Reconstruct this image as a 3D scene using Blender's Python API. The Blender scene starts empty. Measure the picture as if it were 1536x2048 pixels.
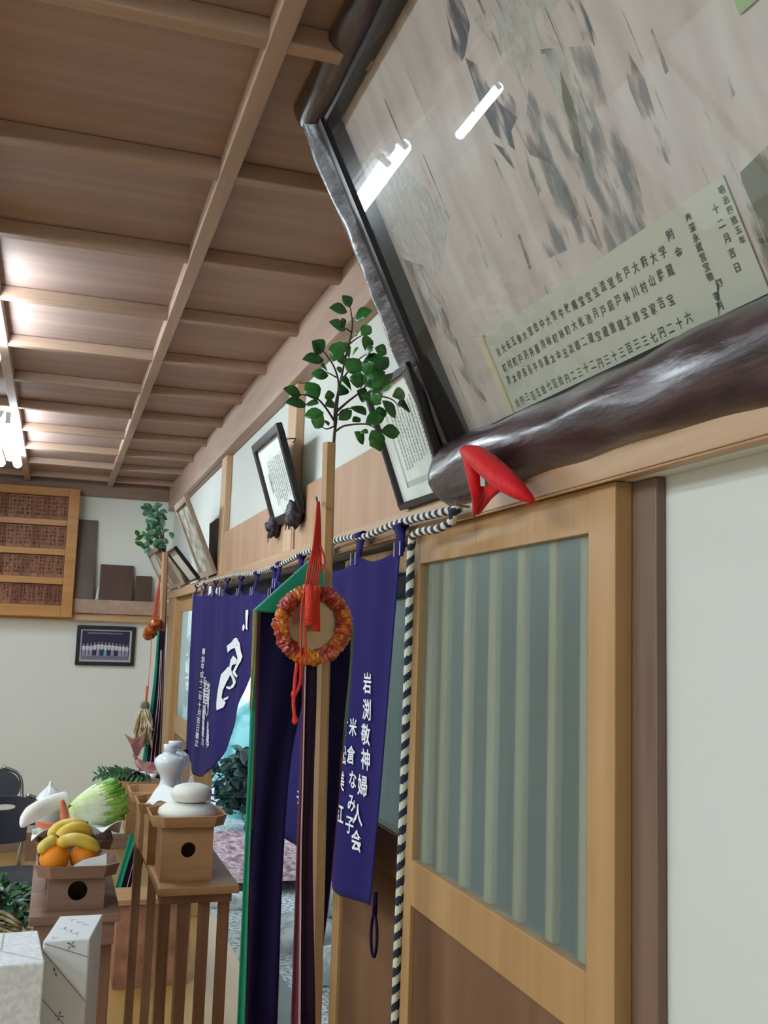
import bpy, bmesh, math, random
from mathutils import Vector, Matrix
from mathutils.geometry import tessellate_polygon
PI = math.pi
random.seed(7)
SC = bpy.context.scene
COL = SC.collection

# ------------------------------------------------------------------ camera
# room axes: X to the right wall, Y along that wall away from the viewer, Z up, floor at 0
F_PIX, YAW, PITCH, ROLL = 2000.0, 0.311630, 0.1276018, 0.032499
EYE = Vector((0, 0, 1.55))
FW = Vector((math.sin(YAW)*math.cos(PITCH), math.cos(YAW)*math.cos(PITCH), math.sin(PITCH)))
_r = Vector((math.cos(YAW), -math.sin(YAW), 0)); _u = _r.cross(FW)
RT = _r*math.cos(ROLL) + _u*math.sin(ROLL)
UP = -_r*math.sin(ROLL) + _u*math.cos(ROLL)
cam_d = bpy.data.cameras.new('camera'); cam = bpy.data.objects.new('camera', cam_d); COL.objects.link(cam)
cam_d.sensor_fit = 'VERTICAL'; cam_d.sensor_height = 24; cam_d.sensor_width = 18
cam_d.lens = 24*F_PIX/2048
cam_d.clip_start = 0.05; cam_d.clip_end = 200
M = Matrix.Identity(4)
for i in range(3):
    M[i][0] = RT[i]; M[i][1] = UP[i]; M[i][2] = -FW[i]; M[i][3] = EYE[i]
cam.matrix_world = M
SC.camera = cam

# measuring: where the sight line of a photo point meets a real plane of the room
def ray(x, y): return RT*((x-768)/F_PIX) - UP*((y-1024)/F_PIX) + FW
def on_x(x, y, X): d = ray(x, y); return EYE + d*(X/d.x)
def on_y(x, y, Y): d = ray(x, y); return EYE + d*(Y/d.y)
def on_z(x, y, Z): d = ray(x, y); return EYE + d*((Z-EYE.z)/d.z)

# ------------------------------------------------------------------ world, exposure
SC.view_settings.view_transform = 'Standard'; SC.view_settings.look = 'None'
SC.view_settings.gamma = 1.0; SC.view_settings.use_curve_mapping = False
SC.view_settings.exposure = 0.16
SC.cycles.max_bounces = 10; SC.cycles.transparent_max_bounces = 16; SC.cycles.transmission_bounces = 8
SC.cycles.sample_clamp_indirect = 4.0
SC.cycles.caustics_reflective = False; SC.cycles.caustics_refractive = True
wd = bpy.data.worlds.new('overcast_sky'); SC.world = wd; wd.use_nodes = True
bg = wd.node_tree.nodes['Background']; bg.inputs[0].default_value = (0.78, 0.92, 1.0, 1); bg.inputs[1].default_value = 1.6
LAMP_POWER = 40.0

# ------------------------------------------------------------------ materials
def _new(name):
    m = bpy.data.materials.new(name); m.use_nodes = True
    return m, m.node_tree, m.node_tree.nodes['Principled BSDF']
def srgb(r, g, b):
    f = lambda c: (c/255/12.92) if c/255 <= 0.04045 else ((c/255+0.055)/1.055)**2.4
    return (f(r), f(g), f(b), 1)
def plain(name, c, rough=0.6, metal=0.0, spec=0.5, var=0.08, scale=30, bump=0.0, sheen=0.0, trans=0.0, ior=1.45, coat=0.0):
    m, nt, p = _new(name)
    n = nt.nodes.new('ShaderNodeTexNoise'); n.inputs['Scale'].default_value = scale; n.inputs['Detail'].default_value = 4
    tc = nt.nodes.new('ShaderNodeTexCoord'); nt.links.new(tc.outputs['Object'], n.inputs['Vector'])
    mx = nt.nodes.new('ShaderNodeMix'); mx.data_type = 'RGBA'
    mx.inputs[6].default_value = tuple(max(0, x*(1-var)) for x in c[:3])+(1,)
    mx.inputs[7].default_value = tuple(min(1, x*(1+var)) for x in c[:3])+(1,)
    nt.links.new(n.outputs['Fac'], mx.inputs[0]); nt.links.new(mx.outputs[2], p.inputs['Base Color'])
    p.inputs['Roughness'].default_value = rough; p.inputs['Metallic'].default_value = metal
    p.inputs['Specular IOR Level'].default_value = spec; p.inputs['IOR'].default_value = ior
    p.inputs['Transmission Weight'].default_value = trans
    p.inputs['Coat Weight'].default_value = coat; p.inputs['Coat Roughness'].default_value = 0.1
    if sheen: p.inputs['Sheen Weight'].default_value = sheen
    if bump:
        b = nt.nodes.new('ShaderNodeBump'); b.inputs['Strength'].default_value = bump; b.inputs['Distance'].default_value = 0.01
        nt.links.new(n.outputs['Fac'], b.inputs['Height']); nt.links.new(b.outputs['Normal'], p.inputs['Normal'])
    return m
def wood(name, c1, c2, axis='Z', rough=0.5, scale=9, stretch=14, bump=0.08, knots=0.0, coat=0.0):
    """grain runs along the given axis"""
    m, nt, p = _new(name); L = nt.links
    tc = nt.nodes.new('ShaderNodeTexCoord'); mp = nt.nodes.new('ShaderNodeMapping')
    L.new(tc.outputs['Object'], mp.inputs['Vector'])
    s = [scale*stretch/4]*3; s['XYZ'.index(axis)] = scale/4
    mp.inputs['Scale'].default_value = s
    n = nt.nodes.new('ShaderNodeTexNoise'); n.inputs['Scale'].default_value = 1; n.inputs['Detail'].default_value = 5; n.inputs['Distortion'].default_value = 0.6
    L.new(mp.outputs['Vector'], n.inputs['Vector'])
    n2 = nt.nodes.new('ShaderNodeTexNoise'); n2.inputs['Scale'].default_value = 0.35; n2.inputs['Detail'].default_value = 2
    L.new(mp.outputs['Vector'], n2.inputs['Vector'])
    ad = nt.nodes.new('ShaderNodeMath'); ad.operation = 'ADD'; L.new(n.outputs['Fac'], ad.inputs[0]); L.new(n2.outputs['Fac'], ad.inputs[1])
    r = nt.nodes.new('ShaderNodeValToRGB'); r.color_ramp.elements[0].position = 0.36; r.color_ramp.elements[1].position = 0.66
    r.color_ramp.elements[0].color = c2; r.color_ramp.elements[1].color = c1
    hv = nt.nodes.new('ShaderNodeMath'); hv.operation = 'MULTIPLY'; hv.inputs[1].default_value = 0.5
    L.new(ad.outputs[0], hv.inputs[0]); L.new(hv.outputs[0], r.inputs['Fac'])
    L.new(r.outputs['Color'], p.inputs['Base Color'])
    p.inputs['Roughness'].default_value = rough; p.inputs['Coat Weight'].default_value = coat; p.inputs['Coat Roughness'].default_value = 0.25
    b = nt.nodes.new('ShaderNodeBump'); b.inputs['Strength'].default_value = bump; b.inputs['Distance'].default_value = 0.004
    L.new(n.outputs['Fac'], b.inputs['Height']); L.new(b.outputs['Normal'], p.inputs['Normal'])
    return m
def glow(name, c, strength):
    m, nt, p = _new(name)
    p.inputs['Base Color'].default_value = (0.9, 0.9, 0.9, 1)
    p.inputs['Emission Color'].default_value = c; p.inputs['Emission Strength'].default_value = strength
    return m
def two_tone(name, c1, c2, scale, rough=0.6, lo=0.42, hi=0.58, bump=0.0, voronoi=False, spec=0.5, metal=0.0, dist=0.0, stretch=None):
    m, nt, p = _new(name); L = nt.links
    tc = nt.nodes.new('ShaderNodeTexCoord')
    mp = nt.nodes.new('ShaderNodeMapping'); L.new(tc.outputs['Object'], mp.inputs['Vector'])
    if stretch: mp.inputs['Scale'].default_value = stretch
    if voronoi:
        n = nt.nodes.new('ShaderNodeTexVoronoi'); n.inputs['Scale'].default_value = scale; o = n.outputs['Distance']
    else:
        n = nt.nodes.new('ShaderNodeTexNoise'); n.inputs['Scale'].default_value = scale; n.inputs['Detail'].default_value = 6
        n.inputs['Distortion'].default_value = dist; o = n.outputs['Fac']
    L.new(mp.outputs['Vector'], n.inputs['Vector'])
    r = nt.nodes.new('ShaderNodeValToRGB'); r.color_ramp.elements[0].position = lo; r.color_ramp.elements[1].position = hi
    r.color_ramp.elements[0].color = c1; r.color_ramp.elements[1].color = c2
    L.new(o, r.inputs['Fac']); L.new(r.outputs['Color'], p.inputs['Base Color'])
    p.inputs['Roughness'].default_value = rough; p.inputs['Specular IOR Level'].default_value = spec; p.inputs['Metallic'].default_value = metal
    if bump:
        b = nt.nodes.new('ShaderNodeBump'); b.inputs['Strength'].default_value = bump; b.inputs['Distance'].default_value = 0.01
        L.new(o, b.inputs['Height']); L.new(b.outputs['Normal'], p.inputs['Normal'])
    return m
def flaking(name, c, keep=0.5, scale=26):
    """old paint that has partly flaked off along the grain"""
    m, nt, p = _new(name); L = nt.links
    p.inputs['Base Color'].default_value = c; p.inputs['Roughness'].default_value = 0.8
    tc = nt.nodes.new('ShaderNodeTexCoord'); mp = nt.nodes.new('ShaderNodeMapping'); mp.inputs['Scale'].default_value = (0.5, 1.6, 0.5)
    L.new(tc.outputs['Object'], mp.inputs['Vector'])
    n = nt.nodes.new('ShaderNodeTexNoise'); n.inputs['Scale'].default_value = scale; n.inputs['Detail'].default_value = 6
    L.new(mp.outputs['Vector'], n.inputs['Vector'])
    r = nt.nodes.new('ShaderNodeMapRange'); r.inputs['From Min'].default_value = 0.62-keep*0.35; r.inputs['From Max'].default_value = 0.80-keep*0.35
    r.inputs['To Max'].default_value = 0.75
    L.new(n.outputs['Fac'], r.inputs['Value']); L.new(r.outputs['Result'], p.inputs['Alpha'])
    return m
def pane_glass(name, haze=0.03):
    """thin clear picture glass: mirror by Fresnel over clear"""
    m, nt, p = _new(name); L = nt.links
    out = nt.nodes['Material Output']; nt.nodes.remove(p)
    tr = nt.nodes.new('ShaderNodeBsdfTransparent'); tr.inputs[0].default_value = (0.97, 0.98, 0.975, 1)
    g1 = nt.nodes.new('ShaderNodeBsdfGlossy'); g1.inputs['Roughness'].default_value = 0.012
    g2 = nt.nodes.new('ShaderNodeBsdfGlossy'); g2.inputs['Roughness'].default_value = 0.22
    mg = nt.nodes.new('ShaderNodeMixShader'); mg.inputs[0].default_value = haze
    L.new(g1.outputs[0], mg.inputs[1]); L.new(g2.outputs[0], mg.inputs[2])
    fr = nt.nodes.new('ShaderNodeFresnel'); fr.inputs[0].default_value = 1.5
    mx = nt.nodes.new('ShaderNodeMixShader')
    ge = nt.nodes.new('ShaderNodeNewGeometry'); inv = nt.nodes.new('ShaderNodeMath'); inv.operation = 'SUBTRACT'; inv.inputs[0].default_value = 1
    L.new(ge.outputs['Backfacing'], inv.inputs[1]); mul = nt.nodes.new('ShaderNodeMath'); mul.operation = 'MULTIPLY'
    L.new(inv.outputs[0], mul.inputs[0]); L.new(fr.outputs[0], mul.inputs[1])
    L.new(mul.outputs[0], mx.inputs[0]); L.new(tr.outputs[0], mx.inputs[1]); L.new(mg.outputs[0], mx.inputs[2])
    L.new(mx.outputs[0], out.inputs['Surface'])
    return m

W_CEIL = wood('ceiling_cedar', srgb(172, 145, 136), srgb(150, 124, 115), 'X', rough=0.6, scale=3, stretch=30)
W_BAT = wood('ceiling_batten_wood', srgb(186, 158, 140), srgb(162, 134, 116), 'Y', rough=0.55)
W_BATX = wood('ceiling_batten_cross_wood', srgb(178, 148, 128), srgb(154, 124, 106), 'X', rough=0.55)
W_HIN_Y = wood('cypress_along', srgb(196, 162, 128), srgb(176, 140, 104), 'Y', rough=0.45, scale=8)
W_HIN_Z = wood('cypress_upright', srgb(188, 150, 104), srgb(170, 131, 84), 'Z', rough=0.42, scale=8)
W_HIN_X = wood('cypress_across', srgb(205, 168, 128), srgb(186, 146, 104), 'X', rough=0.45, scale=8)
W_PANEL = wood('door_panel_wood', srgb(132, 98, 72), srgb(104, 73, 52), 'Z', rough=0.45, scale=4, stretch=12)
W_BAND = wood('wall_band_plywood', srgb(186, 148, 116), srgb(166, 126, 96), 'Z', rough=0.6, scale=10, stretch=6, bump=0.03)
W_STUD = wood('stud_wood', srgb(206, 172, 136), srgb(188, 150, 114), 'Z', rough=0.5)
W_SLAT = wood('pale_slat_wood', srgb(244, 226, 202), srgb(232, 210, 182), 'Z', rough=0.6)
W_BEAM = wood('back_beam_wood', srgb(150, 126, 108), srgb(126, 102, 86), 'X', rough=0.55)
W_LOG = two_tone('lacquered_log', srgb(40, 28, 33), srgb(76, 56, 62), 14, rough=0.3, lo=0.3, hi=0.7, bump=0.55, stretch=(3, 0.7, 3))
W_LOG.node_tree.nodes['Principled BSDF'].inputs['Coat Weight'].default_value = 0.7
W_LOG.node_tree.nodes['Principled BSDF'].inputs['Coat Roughness'].default_value = 0.22
W_DARK = plain('black_lacquer', srgb(34, 30, 32), rough=0.35)
W_RED = wood('reddish_table_wood', srgb(152, 112, 82), srgb(124, 86, 62), 'Z', rough=0.5)
W_SANBO = wood('offering_stand_cypress', srgb(190, 147, 102), srgb(168, 124, 80), 'X', rough=0.5, scale=14)
W_SANBO_SHADED = wood('shaded_stand_cypress', srgb(150, 116, 96), srgb(122, 90, 74), 'X', rough=0.55, scale=14)  # darker cypress: the left table's shade is put into the colour
W_RACK = wood('rack_orange_wood', srgb(192, 138, 72), srgb(172, 114, 52), 'X', rough=0.4)
W_PLATE = wood('name_plate_wood', srgb(150, 92, 54), srgb(112, 64, 38), 'Z', rough=0.55, scale=20)
W_PLATE2 = wood('name_plate_light_wood', srgb(166, 112, 78), srgb(134, 84, 56), 'Z', rough=0.55, scale=20)
W_PLQ = wood('plaque_brown_wood', srgb(92, 64, 52), srgb(76, 50, 42), 'Z', rough=0.55)
W_PLQ_G = wood('plaque_grey_wood', srgb(118, 104, 94), srgb(98, 84, 76), 'Z', rough=0.7)
W_FLOOR = wood('floor_boards', srgb(182, 146, 84), srgb(160, 122, 64), 'Y', rough=0.35, scale=4, stretch=10)
W_FRAMEL = wood('pale_frame_wood', srgb(178, 160, 140), srgb(146, 126, 108), 'Z', rough=0.6)
W_STEP = two_tone('step_box_wood', srgb(120, 76, 56), srgb(176, 126, 98), 9, rough=0.55, lo=0.25, hi=0.6)
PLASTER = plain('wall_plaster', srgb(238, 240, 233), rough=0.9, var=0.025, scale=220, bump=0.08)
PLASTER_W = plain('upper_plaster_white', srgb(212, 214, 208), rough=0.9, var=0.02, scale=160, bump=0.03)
def frosted(name):
    """thin obscured glass: part clear, part scattering, part white ground surface"""
    m, nt, p = _new(name); L = nt.links; out = nt.nodes['Material Output']; nt.nodes.remove(p)
    tr = nt.nodes.new('ShaderNodeBsdfTransparent'); tr.inputs[0].default_value = (0.90, 0.96, 0.93, 1)
    rf = nt.nodes.new('ShaderNodeBsdfRefraction'); rf.inputs['Roughness'].default_value = 0.2; rf.inputs['IOR'].default_value = 1.25; rf.inputs['Color'].default_value = (0.9, 0.96, 0.93, 1)
    df = nt.nodes.new('ShaderNodeBsdfTranslucent'); df.inputs['Color'].default_value = (0.75, 0.8, 0.78, 1)
    d2 = nt.nodes.new('ShaderNodeBsdfDiffuse'); d2.inputs['Color'].default_value = (0.62, 0.68, 0.66, 1)
    gl = nt.nodes.new('ShaderNodeBsdfGlossy'); gl.inputs['Roughness'].default_value = 0.25
    n = nt.nodes.new('ShaderNodeTexNoise'); n.inputs['Scale'].default_value = 420; tc = nt.nodes.new('ShaderNodeTexCoord'); L.new(tc.outputs['Object'], n.inputs['Vector'])
    b = nt.nodes.new('ShaderNodeBump'); b.inputs['Strength'].default_value = 0.25; b.inputs['Distance'].default_value = 0.002; L.new(n.outputs['Fac'], b.inputs['Height'])
    L.new(b.outputs['Normal'], gl.inputs['Normal'])
    def mix(f, a, c):
        x = nt.nodes.new('ShaderNodeMixShader'); x.inputs[0].default_value = f; L.new(a, x.inputs[1]); L.new(c, x.inputs[2]); return x.outputs[0]
    a = mix(0.45, tr.outputs[0], rf.outputs[0]); a = mix(0.06, a, df.outputs[0]); a = mix(0.07, a, d2.outputs[0]); a = mix(0.05, a, gl.outputs[0])
    L.new(a, out.inputs['Surface']); return m
FROST = frosted('frosted_glass')
NOREN = plain('purple_curtain_cotton', srgb(38, 31, 92), rough=0.9, var=0.10, scale=90, sheen=0.05, spec=0.05)
STITCH = plain('pale_stitching', srgb(200, 196, 206), rough=0.8)
INKW = plain('white_dye', srgb(236, 238, 240), rough=0.85, var=0.03)
INK = plain('sumi_ink', srgb(88, 90, 84), rough=0.8)
INK_PALE = plain('faded_ink', srgb(128, 130, 122), rough=0.8)
INK_BR = plain('brush_ink_brown', srgb(62, 34, 22), rough=0.8)
PAPER = plain('white_paper', srgb(236, 238, 236), rough=0.8, var=0.03, scale=12)
PAPER_OLD = plain('aged_paper', srgb(196, 194, 178), rough=0.85, var=0.05, scale=12)
ROD = plain('scroll_edge_cream', srgb(206, 196, 160), rough=0.7)
ROPE_W = plain('rope_white_cotton', srgb(226, 222, 208), rough=0.85, bump=0.3, scale=300)
ROPE_B = plain('rope_navy_cotton', srgb(38, 48, 62), rough=0.85, bump=0.3, scale=300)
GREEN_SILK = plain('green_silk', srgb(0, 138, 104), rough=0.55, sheen=0.2)
OLIVE_SILK = plain('yellow_silk', srgb(150, 144, 92), rough=0.6)
NAVY_SILK = plain('dark_purple_silk', srgb(20, 11, 50), rough=0.7, var=0.15, spec=0.15)
MAROON_SILK = plain('crimson_silk', srgb(104, 40, 60), rough=0.6)
WHITE_SILK = plain('white_silk_edge', srgb(206, 180, 186), rough=0.6)
PLUM_SILK = plain('plum_silk', srgb(36, 12, 36), rough=0.65, spec=0.2)
SCARLET = plain('scarlet_cord', srgb(214, 50, 28), rough=0.6, bump=0.4, scale=260)
BROCADE = two_tone('gold_red_brocade', srgb(150, 44, 20), srgb(212, 128, 40), 40, rough=0.3, lo=0.42, hi=0.58)
BROCADE2 = two_tone('red_pink_brocade', srgb(140, 34, 26), srgb(206, 110, 84), 60, rough=0.3, lo=0.44, hi=0.64)
BRONZE = plain('dull_bronze_mirror', srgb(168, 138, 106), rough=0.3, metal=0.85, var=0.06)
RED_CLOTH = plain('red_silk_cushion', srgb(204, 24, 32), rough=0.6, var=0.12, scale=60, sheen=0.05, bump=0.3, spec=0.3)
BLACK_CLOTH = plain('black_purple_cushion_silk', srgb(44, 34, 46), rough=0.5, var=0.2, scale=60)
STEEL = plain('grey_steel', srgb(136, 146, 142), rough=0.4, metal=0.6)
CHROME = plain('chrome', srgb(190, 190, 186), rough=0.2, metal=1.0)
VINYL = plain('black_vinyl', srgb(32, 34, 44), rough=0.5, var=0.1)
LEAF = two_tone('glossy_green_leaf', srgb(28, 88, 34), srgb(78, 146, 70), 14, rough=0.25, lo=0.35, hi=0.7)
LEAF_D = two_tone('dark_green_leaf', srgb(20, 56, 30), srgb(48, 100, 54), 20, rough=0.4, lo=0.35, hi=0.7)
LEAF_G = two_tone('grey_green_leaf', srgb(44, 92, 62), srgb(120, 160, 136), 40, rough=0.35, lo=0.4, hi=0.75)
STEM = plain('dark_stem', srgb(62, 52, 46), rough=0.7)
PORCELAIN = plain('white_porcelain', srgb(228, 234, 238), rough=0.16, var=0.02, coat=0.4)
MOCHI = plain('rice_cake', srgb(236, 234, 222), rough=0.55, var=0.03)
ORANGE = plain('orange_peel', srgb(244, 146, 20), rough=0.45, bump=0.3, scale=380, var=0.05)
BANANA = two_tone('banana_peel', srgb(222, 186, 62), srgb(232, 206, 104), 14, rough=0.5)
BAN_TIP = plain('banana_tip', srgb(96, 84, 48), rough=0.7)
DAIKON = two_tone('daikon_white', srgb(236, 228, 214), srgb(244, 240, 232), 10, rough=0.45)
CARROT = two_tone('carrot_orange', srgb(206, 116, 78), srgb(226, 146, 104), 30, rough=0.55)
CABB = two_tone('cabbage_pale', srgb(202, 226, 150), srgb(238, 244, 214), 14, rough=0.5)
CABB_G = two_tone('cabbage_green', srgb(94, 156, 46), srgb(168, 208, 92), 20, rough=0.5)
FISH = two_tone('red_bream_skin', srgb(140, 84, 84), srgb(180, 128, 122), 30, rough=0.4)
FOIL = plain('crumpled_foil', srgb(150, 154, 150), rough=0.3, metal=0.9, bump=0.6, scale=60)
STRAW = two_tone('dry_straw', srgb(176, 156, 120), srgb(222, 206, 172), 40, rough=0.8)
GIFT_A = two_tone('crinkled_wrapping_paper', srgb(222, 224, 226), srgb(238, 240, 242), 90, rough=0.55, bump=0.15)
GIFT_B = plain('smooth_wrapping_paper', srgb(232, 234, 236), rough=0.5, var=0.02)
GIFT_INK = plain('wrapping_grey_print', srgb(120, 122, 124), rough=0.6)
BAGM = plain('clear_plastic_bag', srgb(226, 232, 230), rough=0.25, trans=0.55, var=0.05)
PHOTO_BG = plain('photo_dark', srgb(44, 42, 72), rough=0.3)
PHOTO_L = plain('photo_mat', srgb(196, 198, 204), rough=0.5)
PHOTO_F = plain('photo_floor', srgb(118, 118, 134), rough=0.4)
PHOTO_P = [plain('photo_white', srgb(206, 206, 218), 0.4), plain('photo_navy', srgb(40, 42, 86), 0.4), plain('photo_teal', srgb(92, 168, 186), 0.4), plain('photo_grey', srgb(150, 150, 170), 0.4), plain('photo_skin', srgb(176, 150, 146), 0.4)]
LAMP = glow('fluorescent_tube_light', (0.76, 0.91, 1.0, 1), LAMP_POWER)
HOUSING = plain('white_enamel', srgb(228, 230, 230), rough=0.4)
GRAVEL = two_tone('wet_gravel', srgb(120, 132, 140), srgb(226, 236, 242), 38, rough=0.7, lo=0.36, hi=0.6, bump=0.8)
LITTER = two_tone('fallen_leaf_litter', srgb(112, 84, 92), srgb(196, 170, 176), 20, rough=0.85, lo=0.35, hi=0.65, bump=0.8)
STONE = two_tone('pale_garden_stone', srgb(178, 190, 194), srgb(232, 240, 242), 9, rough=0.8, bump=0.4)
CONC = plain('grey_concrete', srgb(128, 140, 136), rough=0.85, bump=0.2)
TARP = two_tone('teal_tarpaulin', srgb(74, 150, 156), srgb(132, 196, 200), 3, rough=0.45)
SHRUB = two_tone('outdoor_foliage', srgb(22, 44, 44), srgb(70, 104, 96), 6, rough=0.6)
OLD_PAINT = two_tone('faded_painted_board', srgb(186, 168, 161), srgb(212, 200, 194), 7, rough=0.75, lo=0.3, hi=0.7, stretch=(1.2, 3.0, 0.5))
SLATE = flaking('faded_slate_paint', srgb(96, 98, 106), 0.7)
PALEP = flaking('faded_grey_paint', srgb(206, 202, 196), 0.7)
MOSS = flaking('faded_moss_paint', srgb(122, 120, 100), 0.7)
DIM = plain('dark_blind', srgb(66, 62, 74), rough=0.8)
SHINK = plain('green_name_tag', srgb(150, 172, 120), rough=0.6)
CERT = two_tone('certificate_paper', srgb(218, 224, 218), srgb(232, 236, 230), 8, rough=0.7)
LANDSC = two_tone('faded_landscape_print', srgb(132, 128, 112), srgb(190, 188, 176), 16, rough=0.6)
STAIN = plain('red_dye_stain', srgb(190, 132, 100), rough=0.6)

# ------------------------------------------------------------------ mesh helpers
ROOT = {}
class MB:
    def __init__(s): s.v = []; s.f = []; s.m = []
    def add(s, vs, fs, mi=0):
        b = len(s.v); s.v += [Vector(p) for p in vs]
        for f in fs: s.f.append([b+i for i in f]); s.m.append(mi)
        return s
    def box(s, x0, x1, y0, y1, z0, z1, mi=0):
        return s.add([(x0,y0,z0),(x1,y0,z0),(x1,y1,z0),(x0,y1,z0),(x0,y0,z1),(x1,y0,z1),(x1,y1,z1),(x0,y1,z1)],
            [(3,2,1,0),(4,5,6,7),(0,1,5,4),(1,2,6,5),(2,3,7,6),(3,0,4,7)], mi)
    def obox(s, o, a, b, c, mi=0):
        o, a, b, c = Vector(o), Vector(a), Vector(b), Vector(c)
        return s.add([o,o+a,o+a+b,o+b,o+c,o+a+c,o+a+b+c,o+b+c], [(3,2,1,0),(4,5,6,7),(0,1,5,4),(1,2,6,5),(2,3,7,6),(3,0,4,7)], mi)
    def bar(s, p, q, w, t, up=(0,0,1), mi=0):
        p, q = Vector(p), Vector(q); d = (q-p).normalized(); x = d.cross(Vector(up))
        x = x.normalized() if x.length > 1e-4 else Vector((1,0,0)); y = x.cross(d)
        return s.obox(p-x*w/2-y*t/2, x*w, y*t, q-p, mi)
    def tube(s, pts, rad, n=8, mi=0, cap=True, flat=1.0, pick=None):
        pts = [Vector(p) for p in pts]; k = len(pts)
        rs = rad if isinstance(rad, (list, tuple)) else [rad]*k
        b = len(s.v); ref = None
        for i, p in enumerate(pts):
            d = (pts[min(i+1,k-1)]-pts[max(i-1,0)]).normalized()
            if ref is None:
                ref = Vector((0,0,1)) if abs(d.z) < 0.9 else Vector((0,1,0))
            x = d.cross(ref); x = x.normalized() if x.length > 1e-5 else Vector((1,0,0)); y = x.cross(d).normalized(); ref = y
            ref = y*1.0; ref = d.cross(x)*-1
            for j in range(n):
                a = 2*PI*j/n; s.v.append(p + x*math.cos(a)*rs[i] + y*math.sin(a)*rs[i]*flat)
        for i in range(k-1):
            for j in range(n):
                s.f.append([b+i*n+j, b+i*n+(j+1)%n, b+(i+1)*n+(j+1)%n, b+(i+1)*n+j])
                s.m.append(pick(i, j) if pick else mi)
        if cap:
            s.f.append([b+j for j in range(n)][::-1]); s.m.append(mi)
            s.f.append([b+(k-1)*n+j for j in range(n)]); s.m.append(mi)
        return s
    def lathe(s, prof, c, n=32, mi=0):
        c = Vector(c); b = len(s.v)
        for r, z in prof:
            for j in range(n):
                a = 2*PI*j/n; s.v.append(c+Vector((r*math.cos(a), r*math.sin(a), z)))
        k = len(prof)
        for i in range(k-1):
            for j in range(n): s.f.append([b+i*n+j, b+i*n+(j+1)%n, b+(i+1)*n+(j+1)%n, b+(i+1)*n+j]); s.m.append(mi)
        s.f.append([b+j for j in range(n)][::-1]); s.m.append(mi)
        s.f.append([b+(k-1)*n+j for j in range(n)]); s.m.append(mi)
        return s
    def grid(s, fn, nu, nv, mi=0, thick=None):
        b = len(s.v)
        for i in range(nu+1):
            for j in range(nv+1): s.v.append(Vector(fn(i/nu, j/nv)))
        for i in range(nu):
            for j in range(nv): s.f.append([b+i*(nv+1)+j, b+(i+1)*(nv+1)+j, b+(i+1)*(nv+1)+j+1, b+i*(nv+1)+j+1]); s.m.append(mi)
        return s
    def poly(s, pts, mi=0):
        pts = [Vector(p) for p in pts]; b = len(s.v); s.v += pts
        for t in tessellate_polygon([pts]): s.f.append([b+i for i in t]); s.m.append(mi)
        return s
    def slab(s, pts, off, mi=0):
        """polygon given thickness by the vector off"""
        pts = [Vector(p) for p in pts]; off = Vector(off); n = len(pts); b = len(s.v)
        s.v += pts + [p+off for p in pts]
        for t in tessellate_polygon([pts]):
            s.f.append([b+i for i in t]); s.m.append(mi); s.f.append([b+n+i for i in t][::-1]); s.m.append(mi)
        for i in range(n): s.f.append([b+i, b+(i+1)%n, b+n+(i+1)%n, b+n+i]); s.m.append(mi)
        return s
    def ball(s, c, rx, ry, rz, nu=20, nv=12, mi=0, fn=None):
        c = Vector(c); b = len(s.v)
        for i in range(nv+1):
            t = PI*i/nv
            for j in range(nu):
                a = 2*PI*j/nu; d = Vector((math.sin(t)*math.cos(a), math.sin(t)*math.sin(a), math.cos(t)))
                k = fn(d) if fn else 1.0
                s.v.append(c+Vector((d.x*rx*k, d.y*ry*k, d.z*rz*k)))
        for i in range(nv):
            for j in range(nu): s.f.append([b+i*nu+j, b+(i+1)*nu+j, b+(i+1)*nu+(j+1)%nu, b+i*nu+(j+1)%nu]); s.m.append(mi)
        return s
    def build(s, name, mat, parent=None, smooth=False, bevel=0.0, solid=0.0, sub=0):
        me = bpy.data.meshes.new(name)
        off = ROOT.get(parent.name, Vector((0,0,0))) if parent else Vector((0,0,0))
        me.from_pydata([tuple(p-off) for p in s.v], [], s.f)
        mats = mat if isinstance(mat, (list, tuple)) else [mat]
        for m in mats: me.materials.append(m)
        for p, mi in zip(me.polygons, s.m): p.material_index = mi; p.use_smooth = smooth
        bm = bmesh.new(); bm.from_mesh(me)
        bmesh.ops.remove_doubles(bm, verts=bm.verts, dist=1e-6)
        bmesh.ops.recalc_face_normals(bm, faces=bm.faces); bm.to_mesh(me); bm.free()
        o = bpy.data.objects.new(name, me); COL.objects.link(o)
        if parent: o.parent = parent; ROOT[o.name] = off
        if solid:
            md = o.modifiers.new('thickness', 'SOLIDIFY'); md.thickness = solid; md.offset = 0
        if sub:
            md = o.modifiers.new('smooth', 'SUBSURF'); md.levels = sub; md.render_levels = sub
        if bevel:
            md = o.modifiers.new('bevel', 'BEVEL'); md.width = bevel; md.segments = 2; md.limit_method = 'ANGLE'
        return o
def tag(o, label, cat, group=None, kind=None):
    o['label'] = label; o['category'] = cat
    if group: o['group'] = group
    if kind: o['kind'] = kind
    return o
def thing(name, label, cat, loc, group=None):
    o = bpy.data.objects.new(name, None); COL.objects.link(o); o.location = loc; o.empty_display_size = 0.05
    ROOT[o.name] = Vector(loc)
    return tag(o, label, cat, group)
def struct(o): o['kind'] = 'structure'; return o
def dup(root, loc, label, rotz=0.0, group=None):
    r = root.copy(); COL.objects.link(r); r.location = loc; r.rotation_euler = (0, 0, rotz); r['label'] = label
    if group: r['group'] = group
    for ch in list(root.children):
        c = ch.copy(); COL.objects.link(c); c.parent = r
        for g in list(ch.children):
            d = g.copy(); COL.objects.link(d); d.parent = c
    return r
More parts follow.
